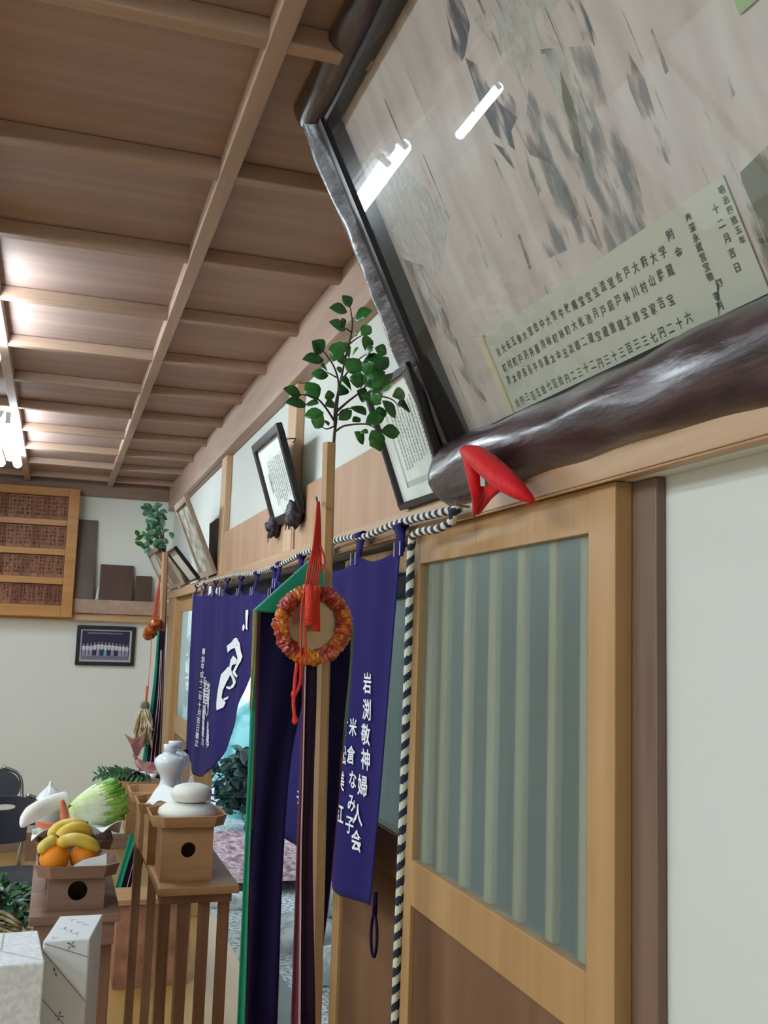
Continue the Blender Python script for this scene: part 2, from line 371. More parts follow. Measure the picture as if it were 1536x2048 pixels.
# lettering: outlines of single characters, centred in a unit square
_G = {}
def glyph(ch, bold=0.0):
    k = (ch, bold)
    if k not in _G:
        cu = bpy.data.curves.new('g', 'FONT'); cu.body = ch; cu.size = 1.0; cu.resolution_u = 2; cu.offset = bold
        ob = bpy.data.objects.new('g', cu); COL.objects.link(ob); bpy.context.view_layer.update()
        me = bpy.data.meshes.new_from_object(ob.evaluated_get(bpy.context.evaluated_depsgraph_get()))
        vs = [v.co.copy() for v in me.vertices]; fs = [list(p.vertices) for p in me.polygons]
        bpy.data.objects.remove(ob); bpy.data.curves.remove(cu); bpy.data.meshes.remove(me)
        if vs:
            cx = (min(v.x for v in vs)+max(v.x for v in vs))/2
            vs = [(v.x-cx, v.y-0.36) for v in vs]
        _G[k] = (vs, fs)
    return _G[k]
def letter(mb, ch, c, ex, ey, w, h, fn=None, bold=0.0, mi=0, slant=0.0):
    """one character centred on c, in the plane of ex (rightwards) and ey (upwards)"""
    vs, fs = glyph(ch, bold); c, ex, ey = Vector(c), Vector(ex), Vector(ey)
    pts = [c + ex*(x+slant*y)*w + ey*y*h for x, y in vs]
    if fn: pts = [fn(p) for p in pts]
    mb.add(pts, fs, mi)
def leaf(mb, base, tip, nrm, w, mi=0, curl=0.12):
    """a pointed leaf with a folded midrib"""
    base, tip, nrm = Vector(base), Vector(tip), Vector(nrm); d = tip-base; L = d.length
    x = d.cross(nrm).normalized(); nrm = x.cross(d).normalized()
    pr = [(0,0.02),(0.15,0.55),(0.35,0.95),(0.55,1.0),(0.75,0.72),(0.9,0.32),(1,0.0)]
    b = len(mb.v)
    for t, k in pr:
        c = base + d*t - nrm*curl*L*(t-0.4)**2
        mb.v += [c - x*w*k/2 + nrm*w*0.14*k, c, c + x*w*k/2 + nrm*w*0.14*k]
    for i in range(len(pr)-1):
        for j in range(2):
            mb.f.append([b+i*3+j, b+i*3+j+1, b+(i+1)*3+j+1, b+(i+1)*3+j]); mb.m.append(mi)
def bez(pts, n=40):
    """smooth curve through points"""
    P = [Vector(p) for p in pts]; out = []
    Q = [P[0]*2-P[1]] + P + [P[-1]*2-P[-2]]
    segs = len(P)-1; per = max(2, n//segs)
    for i in range(segs):
        p0, p1, p2, p3 = Q[i:i+4]
        for k in range(per):
            t = k/per
            out.append(0.5*((2*p1)+(p2-p0)*t+(2*p0-5*p1+4*p2-p3)*t*t+(3*p1-p0-3*p2+p3)*t**3))
    out.append(P[-1]); return out

# ================================================================== LARGE STRUCTURE
Y0, Y1, XL = -1.6, 7.7, -4.3            # back of the room behind the viewer, far wall, left wall
b = MB().box(XL, 0.95, Y0, Y1+0.1, -0.08, 0.0); struct(b.build('floor', W_FLOOR))
ceil = struct(MB().box(XL, 0.90, Y0, Y1+0.1, 2.655, 2.70).build('ceiling', W_CEIL))
for k in range(9):
    x = 0.29 - 0.575*k
    if x < XL: break
    MB().box(x, x+0.04, Y0, 7.62, 2.611, 2.6545).build('batten', W_BAT, ceil, bevel=0.003)
for k in range(17):
    y = 1.70 + 0.567*k - 0.567*4
    if y > 7.5: break
    MB().box(XL, 0.75, y-0.038, y, 2.613, 2.6545).build('batten', W_BATX, ceil, bevel=0.003)
struct(MB().box(XL, 0.95, Y1, Y1+0.1, 0, 2.655).build('wall_back', PLASTER))
wl = MB().box(XL-0.1, XL, Y0, Y1+0.1, 0, 0.55).box(XL-0.1, XL, Y0, Y1+0.1, 2.05, 2.655)
for a, c in ((Y0, 0.4), (3.3, 3.9), (7.0, Y1+0.1)): wl.box(XL-0.1, XL, a, c, 0.55, 2.05)
struct(wl.build('wall_left', PLASTER))
for k, (a, c) in enumerate(((0.4, 3.3), (3.9, 7.0))):  # added windows, out of view, as daylight fill for the far wall
    fr = MB().box(XL-0.07, XL-0.02, a, c, 0.55, 0.61).box(XL-0.07, XL-0.02, a, c, 1.99, 2.05)
    for q in range(4): y = a+(c-a-0.05)*q/3; fr.box(XL-0.07, XL-0.02, y, y+0.05, 0.61, 1.99)
    w = struct(fr.build('fill_window_%d' % (k+1), W_HIN_Z))
    MB().box(XL-0.047, XL-0.043, a+0.01, c-0.01, 0.60, 2.0).build('pane', pane_glass('fill_window_glass_%d' % (k+1), 0.0), w)
struct(MB().box(XL, 0.95, Y0-0.1, Y0, 0, 2.655).build('wall_front', PLASTER))
# right wall: solid plaster near the viewer, plaster strip over the rail, a short length past the far door
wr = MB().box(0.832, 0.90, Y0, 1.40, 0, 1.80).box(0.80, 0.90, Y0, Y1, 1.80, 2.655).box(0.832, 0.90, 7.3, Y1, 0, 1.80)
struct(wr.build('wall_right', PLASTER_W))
# head rail over the doors, with a groove under it
kam = MB().box(0.764, 0.80, Y0, 7.62, 1.800, 1.853)
kam.box(0.764, 0.770, Y0, 7.62, 1.7955, 1.7995)
struct(kam.build('trim_1', W_HIN_Y, bevel=0.002))
struct(MB().box(0.772, 0.7995, 3.43, 5.02, 1.8535, 2.06).box(0.772, 0.7995, 1.93, 3.40, 1.8535, 2.06).build('trim_2', W_BAND))
struct(MB().box(0.745, 0.7995, Y0, 7.62, 2.462, 2.6545).build('trim_3', W_BAT, bevel=0.004))
struct(MB().box(0.768, 0.7995, 3.45, 3.585, 1.8535, 2.4615).build('trim_4', W_STUD, bevel=0.003))
struct(MB().box(0.768, 0.7995, 5.02, 5.17, 1.8535, 2.4615).build('trim_5', W_STUD, bevel=0.003))
struct(MB().box(0.815, 0.8315, 1.245, 1.40, 0, 1.7995).build('trim_6', wood('shaded_jamb', srgb(128, 100, 84), srgb(104, 80, 66), 'Z'), bevel=0.003))  # shade beside the door leaf is put into the jamb's brown
struct(MB().box(0.77, 0.84, 7.02, 7.42, 0, 1.7995).build('trim_7', W_HIN_Z, bevel=0.003))
struct(MB().box(0.795, 0.90, 5.80, 5.90, 0, 1.7995).build('trim_8', W_HIN_Z, bevel=0.003))
# far wall: beam under the ceiling, picture rail made of two boards, baseboard
struct(MB().box(XL, 0.745, 7.62, 7.70, 2.54, 2.6545).build('trim_9', W_BEAM, bevel=0.003))
struct(MB().box(XL, 0.79, 7.60, 7.70, 1.676, 1.778).build('trim_10', W_BAT, bevel=0.003))
struct(MB().box(XL, 0.79, 7.63, 7.70, 1.622, 1.675).build('trim_11', W_HIN_X, bevel=0.003))
struct(MB().box(XL, 0.79, 7.67, 7.70, 0.0, 0.10).build('baseboard_back', W_BEAM, bevel=0.003))
fe = MB()  # added fence, blocks bright sky and ground behind the near door glass
for k in range(37): fe.box(2.60, 2.62, -1.0+0.25*k, -0.76+0.25*k, -0.42, 2.35)
fe.box(2.62, 2.65, -1, 8.2, 0.1, 0.2).box(2.62, 2.65, -1, 8.2, 2.0, 2.1)
tag(fe.build('added_fence', plain('weathered_grey_boards', srgb(142, 150, 144), rough=0.85)), 'added grey board fence dimming the daylight behind the near frosted door glass', 'fence')
# dark blind rolled at the head of the open doorway
tag(MB().box(0.865, 0.895, 2.4, 5.79, 1.66, 1.7995).build('rolled_blind', DIM), 'dark blind rolled up along the top of the open doorway behind the curtains', 'blind')

# ------------------------------------------------------------------ sliding doors
def sliding_door(name, xf, ya, yb, ztop, stile, glass, panel_from, mid):
    """leaf with frosted glass above and a board below; xf is its room side face"""
    t = 0.03
    d = MB()
    d.box(xf, xf+t, ya, ya+stile, 0, ztop).box(xf, xf+t, yb-stile, yb, 0, ztop)
    d.box(xf, xf+t, ya+stile, yb-stile, glass[1], ztop).box(xf, xf+t, ya+stile, yb-stile, mid, glass[0]).box(xf, xf+t, ya+stile, yb-stile, 0, 0.12)
    o = struct(d.build(name, W_HIN_Z, bevel=0.002))
    MB().box(xf+0.012, xf+0.016, ya+stile-0.005, yb-stile+0.005, glass[0]-0.005, glass[1]+0.005).build('glass_pane', FROST, o)
    MB().box(xf+0.010, xf+0.022, ya+stile-0.004, yb-stile+0.004, 0.115, mid+0.004).build('lower_panel', W_PANEL, o)
    return o
d1 = sliding_door('door_1', 0.785, 1.308, 2.235, 1.799, 0.078, (1.070, 1.727), 0, 0.974)
# lattice of upright slats on the outer side of the near glass
for y in (2.125, 2.035, 1.912, 1.787, 1.662, 1.537, 1.428):
    MB().box(0.8035, 0.817, y-0.012, y+0.012, 1.0705, 1.7265).build('lattice_slat', W_SLAT, d1)
d3 = sliding_door('door_2', 0.822, 2.16, 2.92, 1.785, 0.07, (1.085, 1.72), 0, 0.99)
MB().box(0.817, 0.8215, 2.24, 2.92, 0.985, 1.083).build('mid_rail_strip', W_HIN_Y, d3)  # cypress strip in front of the mid rail
d2 = sliding_door('door_3', 0.800, 5.90, 7.015, 1.795, 0.10, (1.01, 1.70), 0, 0.90)

# ------------------------------------------------------------------ outdoors
struct(MB().grid(lambda u, v: (0.9+u*16, -2+v*34, -0.42+0.04*math.sin(u*31+v*17)*math.sin(v*43)), 60, 90).build('ground', GRAVEL, smooth=True))
struct(MB().box(0.905, 1.18, 1.0, 5.35, -0.42, -0.10).build('trim_12', CONC, bevel=0.01))
struct(MB().box(0.91, 1.9, -1.5, 9.5, 2.42, 2.50).build('trim_13', W_BEAM))       # eave over the doorway, unseen, added to cut the skylight
tag(MB().grid(lambda u, v: (1.2+u*1.9, 7.9+v*1.9, -0.33+0.05*math.sin(u*19)*math.sin(v*23)), 20, 30).build('leaf_litter', LITTER, smooth=True),
    'reddish fallen leaf litter lying on the ground outside the doorway', 'leaf litter', kind='stuff')
rk = 0
def stone(x, y, r, label):
    rr = random.Random(int(x*100+y*7)); p = [rr.uniform(0, 6) for _ in range(4)]
    mb = MB().ball((x, y, -0.42+r*0.35), r*1.2, r, r*0.6, 18, 10, fn=lambda d: 1+0.14*math.sin(d.x*4+p[0])*math.cos(d.y*5+p[1])+0.08*math.sin(d.z*7+p[2]))
    tag(mb.build('garden_stone', STONE, smooth=True), label, 'stone', 'pale stones edging the garden')
stone(1.62, 6.55, 0.22, 'pale garden stone just beside the green streamer edge, low in the doorway')
stone(1.75, 5.9, 0.20, 'pale rounded stone seen between the dark streamers, lowest of the stones there')
stone(2.1, 7.35, 0.24, 'pale stone behind the lowest one between the dark streamers')
stone(3.45, 8.7, 0.26, 'farthest pale stone in the gap between the dark streamers')
stone(1.35, 7.55, 0.12, 'small white stone right of the tall offering table')
for (x, y, z, r, s, lab) in ((2.02, 10.45, 0.05, 0.42, 1, 'dark green shrub outside, low behind the far purple curtain'), (4.4, 15.5, 1.0, 1.2, 2, 'tall dark shrub outside past the teal sheet'), (7.6, 18.5, 2.4, 1.8, 3, 'tall green tree mass seen over the curtain tops'), (3.7, 10.2, 0.2, 0.7, 4, 'low dark bush outside between the two dark streamers'), (5.2, 10.4, 0.3, 0.9, 5, 'wide low shrub deep in the garden behind the other shrubs'), (1.35, 13.2, 1.05, 0.8, 6, 'tall shrub added to dim the far frosted door glass')):  # the last shrub is added to darken the far door glass
    rr = random.Random(s); mb = MB()
    mb.tube([(x, y, -0.42), (x+0.05, y, z)], [0.05, 0.02], 6, 1)
    for k in range(420):
        d = Vector((rr.gauss(0, 1), rr.gauss(0, 1), rr.gauss(0, 1))).normalized()*r*rr.uniform(0.55, 1.0); d.z *= 0.85
        c = Vector((x, y, z))+d; e = Vector((rr.gauss(0, 1), rr.gauss(0, 1), rr.gauss(0, 0.6))).normalized()*0.16
        leaf(mb, c, c+e, (rr.gauss(0, 1), rr.gauss(0, 1), 1), 0.09)
    tag(mb.build('garden_shrub', [SHRUB, STEM]), lab, 'shrub', 'shrubs in the garden outside')
tp = MB().ball((2.25, 11.6, 0.0), 0.40, 0.6, 0.82, 26, 14, fn=lambda d: 1+0.10*math.sin(d.x*5)*math.cos(d.z*6)+0.05*math.sin(d.y*11))
tag(tp.build('tarpaulin_cover', TARP, smooth=True), 'teal sheet draped over a heap outside the doorway', 'tarpaulin')

# ================================================================== CEILING LAMPS
def lamp(x, y0, y1, z=2.606, pair=True, label=''):
    """slim wedge housing with bare tubes: two side by side, or two end to end"""
    t = thing('ceiling_lamp', label, 'ceiling light', (x, (y0+y1)/2, z), 'fluorescent ceiling lights')
    h = 0.03 if pair else 0.022
    MB().slab([(x-h, y0, z), (x+h, y0, z), (x+h*0.5, y0, z-0.035), (x-h*0.5, y0, z-0.035)], (0, y1-y0, 0)).build('housing', HOUSING, t)
    spans = [(-0.048, y0, y1), (0.048, y0, y1)] if pair else [(0, y0, (y0+y1)/2-0.004), (0, (y0+y1)/2+0.004, y1)]
    for dx, a, c in spans:
        MB().tube([(x+dx, a+0.009, z-0.050), (x+dx, c-0.009, z-0.050)], 0.026 if pair else 0.026, 12).build('tube', LAMP, t, smooth=True)
        for e in (a, c-0.008): MB().box(x+dx-0.012, x+dx+0.012, e, e+0.008, z-0.062, z-0.004).build('socket', HOUSING, t)
    return t
lamp(-0.34, 3.06, 3.95, label='fluorescent ceiling light nearest the left edge, glare high in the picture')
lamp(-0.34, 5.15, 6.50, label='fluorescent ceiling light farther along the left edge, glaring just above the name plate rack')
lamp(-1.75, 4.24, 4.76, z=2.585, pair=False, label='small twin tube light over the middle of the room, mirrored in the tablet glass')
lamp(-2.45, 2.2, 3.4, label='fluorescent ceiling light out of the picture on the left, mid room')
lamp(-1.4, 0.3, 1.5, label='fluorescent ceiling light behind the viewer')
lamp(-3.3, 3.2, 4.4, label='added fluorescent fill light in the far left part of the room, out of the picture')  # unseen lamp added to brighten the far wall
lamp(-3.3, 0.6, 1.8, label='added fluorescent fill light near the left wall windows, out of the picture')  # unseen lamp added to even out the room light
lamp(-2.4, -1.2, 0.0, label='added fluorescent fill light in the back left corner behind the viewer')  # added fill lamp behind the viewer, never in view

# ================================================================== BIG LEANING VOTIVE TABLET
FO = on_y(915, 880, 1.889); FT = (on_y(655, 245, 1.889)-FO); FH = FT.length; FT.normalize()
FS = Vector((0, -1, 0)); FN = FS.cross(FT).normalized()
if FN.x > 0: FN = -FN
def fp(s, t, n=0.0): return FO + FS*s + FT*t + FN*n
def on_f(x, y, n=0.0):
    d = ray(x, y); p = EYE + d*(((FO+FN*n)-EYE).dot(FN)/d.dot(FN)); q = p-FO
    return q.dot(FS), q.dot(FT)
FWD = 1.62
tab = thing('votive_tablet', 'huge old votive tablet with dark log frame leaning out above the doors', 'framed tablet', tuple(fp(0.8, 0)))
def logm(p, q, r, n=60, seed=0, flat=1.0):
    rr = random.Random(seed); a = [rr.uniform(0, 6) for _ in range(5)]; mb = MB(); p, q = Vector(p), Vector(q); d = (q-p).normalized()
    x = d.cross(Vector((0.3, 0.2, 1))).normalized(); y = x.cross(d); k = 20
    for i in range(n+1):
        t = i/n
        for j in range(k):
            th = 2*PI*j/k
            rad = r*(1+0.05*math.sin(t*9+a[0])+0.04*math.sin(th*3+t*14+a[1])+0.035*math.sin(th*5-t*23+a[2])+0.02*math.sin(t*47+th*2+a[3]))
            if i in (0, n): rad *= 0.86
            mb.v.append(p+(q-p)*t + x*math.cos(th)*rad + y*math.sin(th)*rad)
    for i in range(n):
        for j in range(k): mb.f.append([i*k+j, i*k+(j+1)%k, (i+1)*k+(j+1)%k, (i+1)*k+j]); mb.m.append(0)
    mb.f.append([j for j in range(k)]); mb.m.append(0); mb.f.append([n*k+j for j in range(k)]); mb.m.append(0)
    return mb
logm(fp(-0.055, -0.068, 0.012), fp(FWD+0.06, -0.068, 0.012), 0.066, 90, 1).build('bottom_log', W_LOG, tab, smooth=True)
logm(fp(-0.056, -0.02, -0.006), fp(-0.056, FH+0.07, -0.006), 0.036, 60, 2).build('side_log', W_LOG, tab, smooth=True)
logm(fp(FWD+0.05, -0.02, -0.006), fp(FWD+0.05, FH+0.07, -0.006), 0.036, 60, 3).build('side_log', W_LOG, tab, smooth=True)
logm(fp(-0.075, FH+0.05, -0.004), fp(FWD+0.06, FH+0.05, -0.004), 0.040, 90, 4).build('top_log', W_LOG, tab, smooth=True)
rb = MB()
rb.obox(fp(-0.045, -0.03, -0.05), FS*0.045, FT*(FH+0.06), FN*0.062).obox(fp(FWD, -0.03, -0.05), FS*0.04, FT*(FH+0.06), FN*0.062)
rb.obox(fp(0, -0.03, -0.05), FS*FWD, FT*0.03, FN*0.056).obox(fp(0, FH, -0.05), FS*FWD, FT*0.03, FN*0.056)
rb.build('rebate', W_DARK, tab)
pb = MB(); pb.obox(fp(0, 0, -0.045), FS*FWD, FT*FH, FN*0.012)
def blot(pts, mi, n): pb.poly([fp(*on_f(x, y, n), n) for x, y in pts], mi)
blot([(886,0),(925,0),(940,50),(930,110),(912,150),(900,60)], 1, -0.0326)
blot([(930,115),(952,128),(975,170),(998,205),(1035,235),(1022,262),(1030,300),(990,270),(962,215),(945,160)], 1, -0.0325)
blot([(985,285),(1015,300),(1030,340),(1012,320)], 1, -0.0326)
blot([(1132,0),(1160,0),(1178,40),(1190,92),(1166,78),(1150,30)], 1, -0.0326)
blot([(1078,112),(1110,98),(1150,150),(1178,205),(1214,262),(1190,246),(1152,322),(1128,232)], 2, -0.0325)
blot([(948,40),(990,0),(1120,0),(1085,60),(1120,90),(1070,100),(1040,160),(1000,110)], 2, -0.0327)
blot([(985,150),(1030,200),(1075,300),(1110,330),(1060,310),(1010,215)], 4, -0.0324)
blot([(800,515),(845,530),(888,600),(905,660),(945,745),(975,805),(958,795),(905,725),(850,640)], 4, -0.0327)
blot([(826,535),(858,548),(884,612),(872,640),(845,590)], 2, -0.0326)
blot([(905,650),(925,690),(968,790),(940,760)], 2, -0.0325)
blot([(1480,345),(1536,290),(1536,545),(1512,500)], 3, -0.0326)
blot([(1498,470),(1512,478),(1536,474),(1536,484),(1510,490)], 1, -0.0324)
blot([(1120,140),(1150,210),(1170,330),(1150,300),(1125,200)], 3, -0.0323)
blot([(1230,60),(1290,160),(1340,330),(1320,320),(1260,180)], 4, -0.0327)
blot([(1330,270),(1342,300),(1336,312),(1328,290)], 2, -0.0325)
for (x, y, l) in ((1045,300,90),(1060,360,60),(1110,330,110),(1150,360,80),(1210,310,70),(980,420,60),(1035,470,70),(1100,480,60),(1180,440,60),(1085,560,50),(950,470,70),(770,480,50),(860,420,60),(1250,400,90),(1400,200,120),(1420,80,120),(1300,60,90)):
    blot([(x, y), (x+5, y-2), (x+l*0.42, y+l*0.9), (x+l*0.4-5, y+l)], random.choice((2, 4, 4)), -0.0328)
blot([(1060,100),(1180,90),(1260,300),(1330,560),(1290,600),(1180,480),(1090,520),(1050,300)], 5, -0.03285)
blot([(700,330),(780,300),(900,430),(880,560),(800,500),(740,420)], 2, -0.03285)
rs = random.Random(21)
for _ in range(34):
    s_, t_ = rs.uniform(0.03, FWD-0.2), rs.uniform(0.12, FH-0.02); l_ = rs.uniform(0.05, 0.20); w_ = rs.uniform(0.0015, 0.005); n_ = -0.0329+rs.uniform(0, 0.0008)
    pb.poly([fp(s_, t_, n_), fp(s_+w_, t_-l_*0.1, n_), fp(s_+w_*1.5, t_-l_*0.7, n_), fp(s_+w_*0.6, t_-l_, n_), fp(s_-w_*0.3, t_-l_*0.5, n_)], rs.choice((2, 2, 4, 1, 2)))
pb.build('painted_board', [OLD_PAINT, SLATE, PALEP, MOSS, flaking('faded_brown_paint', srgb(136, 124, 118), 0.5), flaking('faded_blue_grey_paint', srgb(138, 138, 140), 0.45, 18)], tab)
PN = -0.030
c0 = [on_f(*q, PN) for q in ((975,665),(1455,352),(1536,520),(1018,832))]
tL = (c0[0][1], c0[3][1]); sR = on_f(1493, 470, PN)[0]
sL = (c0[0][0]+c0[3][0])/2; tT = (c0[0][1]+c0[1][1])/2; tB = tL[1]
ps = MB(); ps.obox(fp(sL, tB, PN-0.0015), FS*(sR-sL), FT*(tT-tB), FN*0.0015)
ps = ps.build('paper_list', PAPER_OLD, tab)
MB().obox(fp(sL-0.018, tB-0.006, PN-0.002), FS*0.022, FT*(tT-tB+0.012), FN*0.006).build('scroll_edge', ROD, ps, bevel=0.002)
lt = MB(); TN = PN+0.0008
rows = (("拾大伝五参大宮合中大宮牛攸痛宝宝宝渡室合戸大府大学", (996,702), (1324,502)),
        ("町村町戸月井重月林町林町大松池月戸庭戸林川村山藤蔵", (1009,735), (1340,541)),
        ("藤太伊長吾平市重太金五次郎二蔵宝蔵重蔵太郎宝家吉宝", (1018,761), (1340,598)),
        ("拾四三百五拾七百拾円二三十二円三十三百三三七円二十六", (1034,805), (1377,638)))
cw = (tT-tB)*0.115
for txt, p0, p1 in rows:
    a, c = on_f(*p0, TN), on_f(*p1, TN)
    for i, ch in enumerate(txt):
        k = i/(len(txt)-1); letter(lt, ch, fp(a[0]+(c[0]-a[0])*k, a[1]+(c[1]-a[1])*k+random.uniform(-.002, .002), TN), FS, FT, cw*0.85, cw, bold=0.012)
for txt, p0, p1, w in (("奉深永蔵宮宝物御寄附", (1377,436), (1440,612), 0.72), ("明治四拾五年", (1443,380), (1484,480), 0.62), ("十二月吉日", (1431,418), (1474,535), 0.75), ("附金", (1340,470), (1357,505), 0.9)):
    a, c = on_f(*p0, TN), on_f(*p1, TN)
    for i, ch in enumerate(txt):
        k = i/(len(txt)-1); letter(lt, ch, fp(a[0]+(c[0]-a[0])*k, a[1]+(c[1]-a[1])*k, TN), FS, FT, cw*w, cw*w, bold=0.014)
lt.build('lettering', INK, ps)
g0 = on_f(1475, 20, PN)
MB().obox(fp(g0[0], g0[1]-0.006, PN-0.001), FS*0.05, FT*0.028, FN*0.001).build('green_name_tag', SHINK, tab)
MB().obox(fp(-0.004, -0.004, 0.004), FS*(FWD+0.008), FT*(FH+0.008), FN*0.0012).build('glass_pane', pane_glass('picture_glass', 0.28), tab)
MB().obox(fp(-0.03, -0.03, -0.075), FS*(FWD+0.06), FT*(FH+0.06), FN*0.022).build('backing_board', W_PLQ, tab)

# ------------------------------------------------------------------ smaller leaning frames over the rail
def lean_frame(label, y0, y1, bot, top, fw, matf, mat_in, text=None, name='certificate_frame', part='certificate', wash=None, cat='framed certificate', ink=INK_PALE, group='frames leaning over the rail', depth=0.022, mat_edge=None):
    """bot, top: (x, z) of the bottom and top edge of the leaning picture"""
    B, T = Vector((bot[0], 0, bot[1])), Vector((top[0], 0, top[1])); t = (T-B); h = t.length; t.normalize()
    nn = Vector((-t.z, 0, t.x))
    if nn.x > 0: nn = -nn
    s = Vector((0, -1, 0)); w = y0-y1; O = Vector((bot[0], y0, bot[1]))
    P = lambda a, c, n=0.0: O + s*a + t*c + nn*n
    r = thing(name, label, cat, tuple(P(w/2, 0)), group)
    f = MB()
    f.obox(P(0, 0, -depth), s*w, t*fw, nn*depth).obox(P(0, h-fw, -depth), s*w, t*fw, nn*depth)
    f.obox(P(0, fw, -depth), s*fw, t*(h-2*fw), nn*depth).obox(P(w-fw, fw, -depth), s*fw, t*(h-2*fw), nn*depth)
    f.build('frame', matf, r, bevel=0.003)
    c = MB().obox(P(fw-0.002, fw-0.002, -depth+0.002), s*(w-2*fw+0.004), t*(h-2*fw+0.004), nn*0.008)
    c = c.build(part, mat_in, r)
    if wash:
        wb = MB()
        for (a0, a1, b0, b1) in wash: wb.obox(P(w*a0, h*b0, -depth+0.0102), s*w*(a1-a0), t*h*(b1-b0), nn*0.0004)
        wb.build('border_band', plain('border_wash', srgb(186, 192, 186), rough=0.7), c)
    if text:
        lb = MB()
        for (a, c1, c2, txt, sz) in text:
            for i, ch in enumerate(txt):
                k = i/max(1, len(txt)-1)
                letter(lb, ch, P(w*a, h*(c1+(c2-c1)*k), -depth+0.0108), s, t, sz*w, sz*w*0.9, bold=0.01)
        lb.build('lettering', ink, c)
    return r, P, w, h
KA = "表彰状奉納社殿造営功労多大感謝意呈"
rnd = random.Random(4)
def cols(n, a0, a1, c1, c2, k, sz): return [(a0+(a1-a0)*i/(n-1), c1-rnd.uniform(0, .04), c2+rnd.uniform(0, .08), ''.join(rnd.choice(KA) for _ in range(k)), sz) for i in range(n)]
f1, P1, w1, h1 = lean_frame('black framed certificate leaning out above the far curtain, its corners on black cushions', 3.70, 3.25, (0.752, 1.958), (0.655, 2.262), 0.028, W_DARK, CERT, cols(9, .32, .80, .72, .22, 11, .035) + [(.26, .55, .40, '印章朱', .07)])
cd = MB().tube(bez([P1(w1*.96, h1*.82, -0.02), Vector((0.735, 3.30, 2.225)), Vector((0.766, 3.47, 2.245))], 12), 0.0022, 6); cd.build('hanging_cord', STEM, f1)
f2, P2, w2, h2 = lean_frame('black framed certificate standing behind the leaf spray beside the big tablet', 2.215, 1.915, (0.752, 1.853), (0.652, 2.125), 0.014, W_DARK, CERT, cols(10, .34, .86, .80, .28, 16, .03), wash=[(.22, .94, .155, .20), (.22, .25, .155, .8)])
f3, P3, w3, h3 = lean_frame('weathered pale framed landscape leaning farthest out beside the upright post', 5.60, 5.12, (0.748, 1.855), (0.575, 2.250), 0.03, W_FRAMEL, LANDSC, name='picture_frame', part='landscape_print', cat='framed picture')
MB().tube(bez([P3(w3*.5, h3*.98, -0.02), Vector((0.72, 5.3, 2.40)), Vector((0.772, 5.2, 2.46))], 10), 0.002, 6).build('hanging_cord', STEM, f3)
lean_frame('wide white sheet in thin black frame leaning behind the weathered landscape', 6.12, 5.72, (0.748, 1.855), (0.600, 2.03), 0.012, W_DARK, PAPER_OLD, name='picture_frame', part='white_sheet', cat='framed picture')
lean_frame('thin light wood frame holding brown print, leaning near the far corner', 6.95, 6.45, (0.748, 1.855), (0.590, 2.105), 0.022, W_FRAMEL, W_BEAM, name='picture_frame', part='brown_print', cat='framed picture')
lean_frame('greyish unframed looking board leaning last, right in the far corner', 7.55, 7.10, (0.748, 1.855), (0.600, 2.13), 0.03, W_FRAMEL, PLASTER, name='picture_frame', part='grey_print', cat='framed picture')
tag(MB().obox((0.775, 5.24, 1.856), (0, 0.26, 0), (0.02, 0, 0), (-0.01, 0, 0.30)).build('leaning_board', W_PLQ, bevel=0.003), 'plain dark brown board standing upright beside the post behind the weathered landscape', 'board')
# black silk cushions wrapped under the corners of the nearer certificate
def crumple(c, sx, sy, sz, seed):
    rr = random.Random(seed); a = [rr.uniform(0, 6) for _ in range(6)]
    mb = MB().ball(c, sx, sy, sz, 22, 14, fn=lambda d: 1+0.22*math.sin(d.y*7+a[0])*math.cos(d.z*6+a[1])+0.14*math.sin(d.x*9+a[2]))
    for k in range(7):
        p = Vector(c)+Vector((-sx*.5, rr.uniform(-sy, sy), -sz*.6)); mb.tube([p, p+Vector((-0.004, rr.uniform(-.01, .01), -rr.uniform(.02, .04)))], [0.004, 0.001], 5)
    return mb
tag(crumple(P1(0.03, 0.0, 0.0), 0.030, 0.040, 0.036, 1).build('corner_cushion', BLACK_CLOTH, smooth=True), 'black tasselled cushion under the left corner of the nearer certificate', 'cushion', 'black cushions under the certificate')
tag(crumple(P1(w1-0.05, 0.012, 0.0), 0.034, 0.055, 0.044, 2).build('corner_cushion', BLACK_CLOTH, smooth=True), 'bigger black tasselled cushion under the right corner of the nearer certificate', 'cushion', 'black cushions under the certificate')

# ------------------------------------------------------------------ red cushion under the big tablet
rc = thing('corner_cushion', 'bright red folded cushion under the corner of the big log framed tablet', 'cushion', (0.70, 1.65, 1.80))
A = on_x(925, 898, 0.685)
def cone_path(pts, rad, flat=0.55): return MB().tube(bez(pts, 24), rad, 14, flat=flat)
q = [on_x(x, y, X) for x, y, X in ((925,899,.690),(958,917,.680),(1000,952,.676),(1035,980,.682),(1067,1003,.70))]
n = len(bez(q, 24)); rad = [0.004+0.0175*math.sin(PI*min(1, (i/(n-1))**0.75))**0.8 for i in range(n)]
for i in range(n): rad[i] = max(rad[i]*1.0, 0.003)
MB().tube(bez(q, 24), rad, 14).build('upper_arm', RED_CLOTH, rc, smooth=True)
q = [on_x(x, y, X) for x, y, X in ((928,902,.69),(942,935,.685),(950,970,.69),(952,1000,.70),(948,1031,.715))]
n = len(bez(q, 24)); rad = [0.003+0.0085*math.sin(PI*(i/(n-1))**0.7) for i in range(n)]
MB().tube(bez(q, 24), rad, 12).build('lower_arm', RED_CLOTH, rc, smooth=True)
MB().slab([on_x(x, y, X) for x, y, X in ((932,908,.695),(968,930,.695),(1008,968,.705),(974,998,.712),(950,1030,.716),(943,975,.70))], (0.010, 0, 0)).build('inner_fold', RED_CLOTH, rc, bevel=0.003)
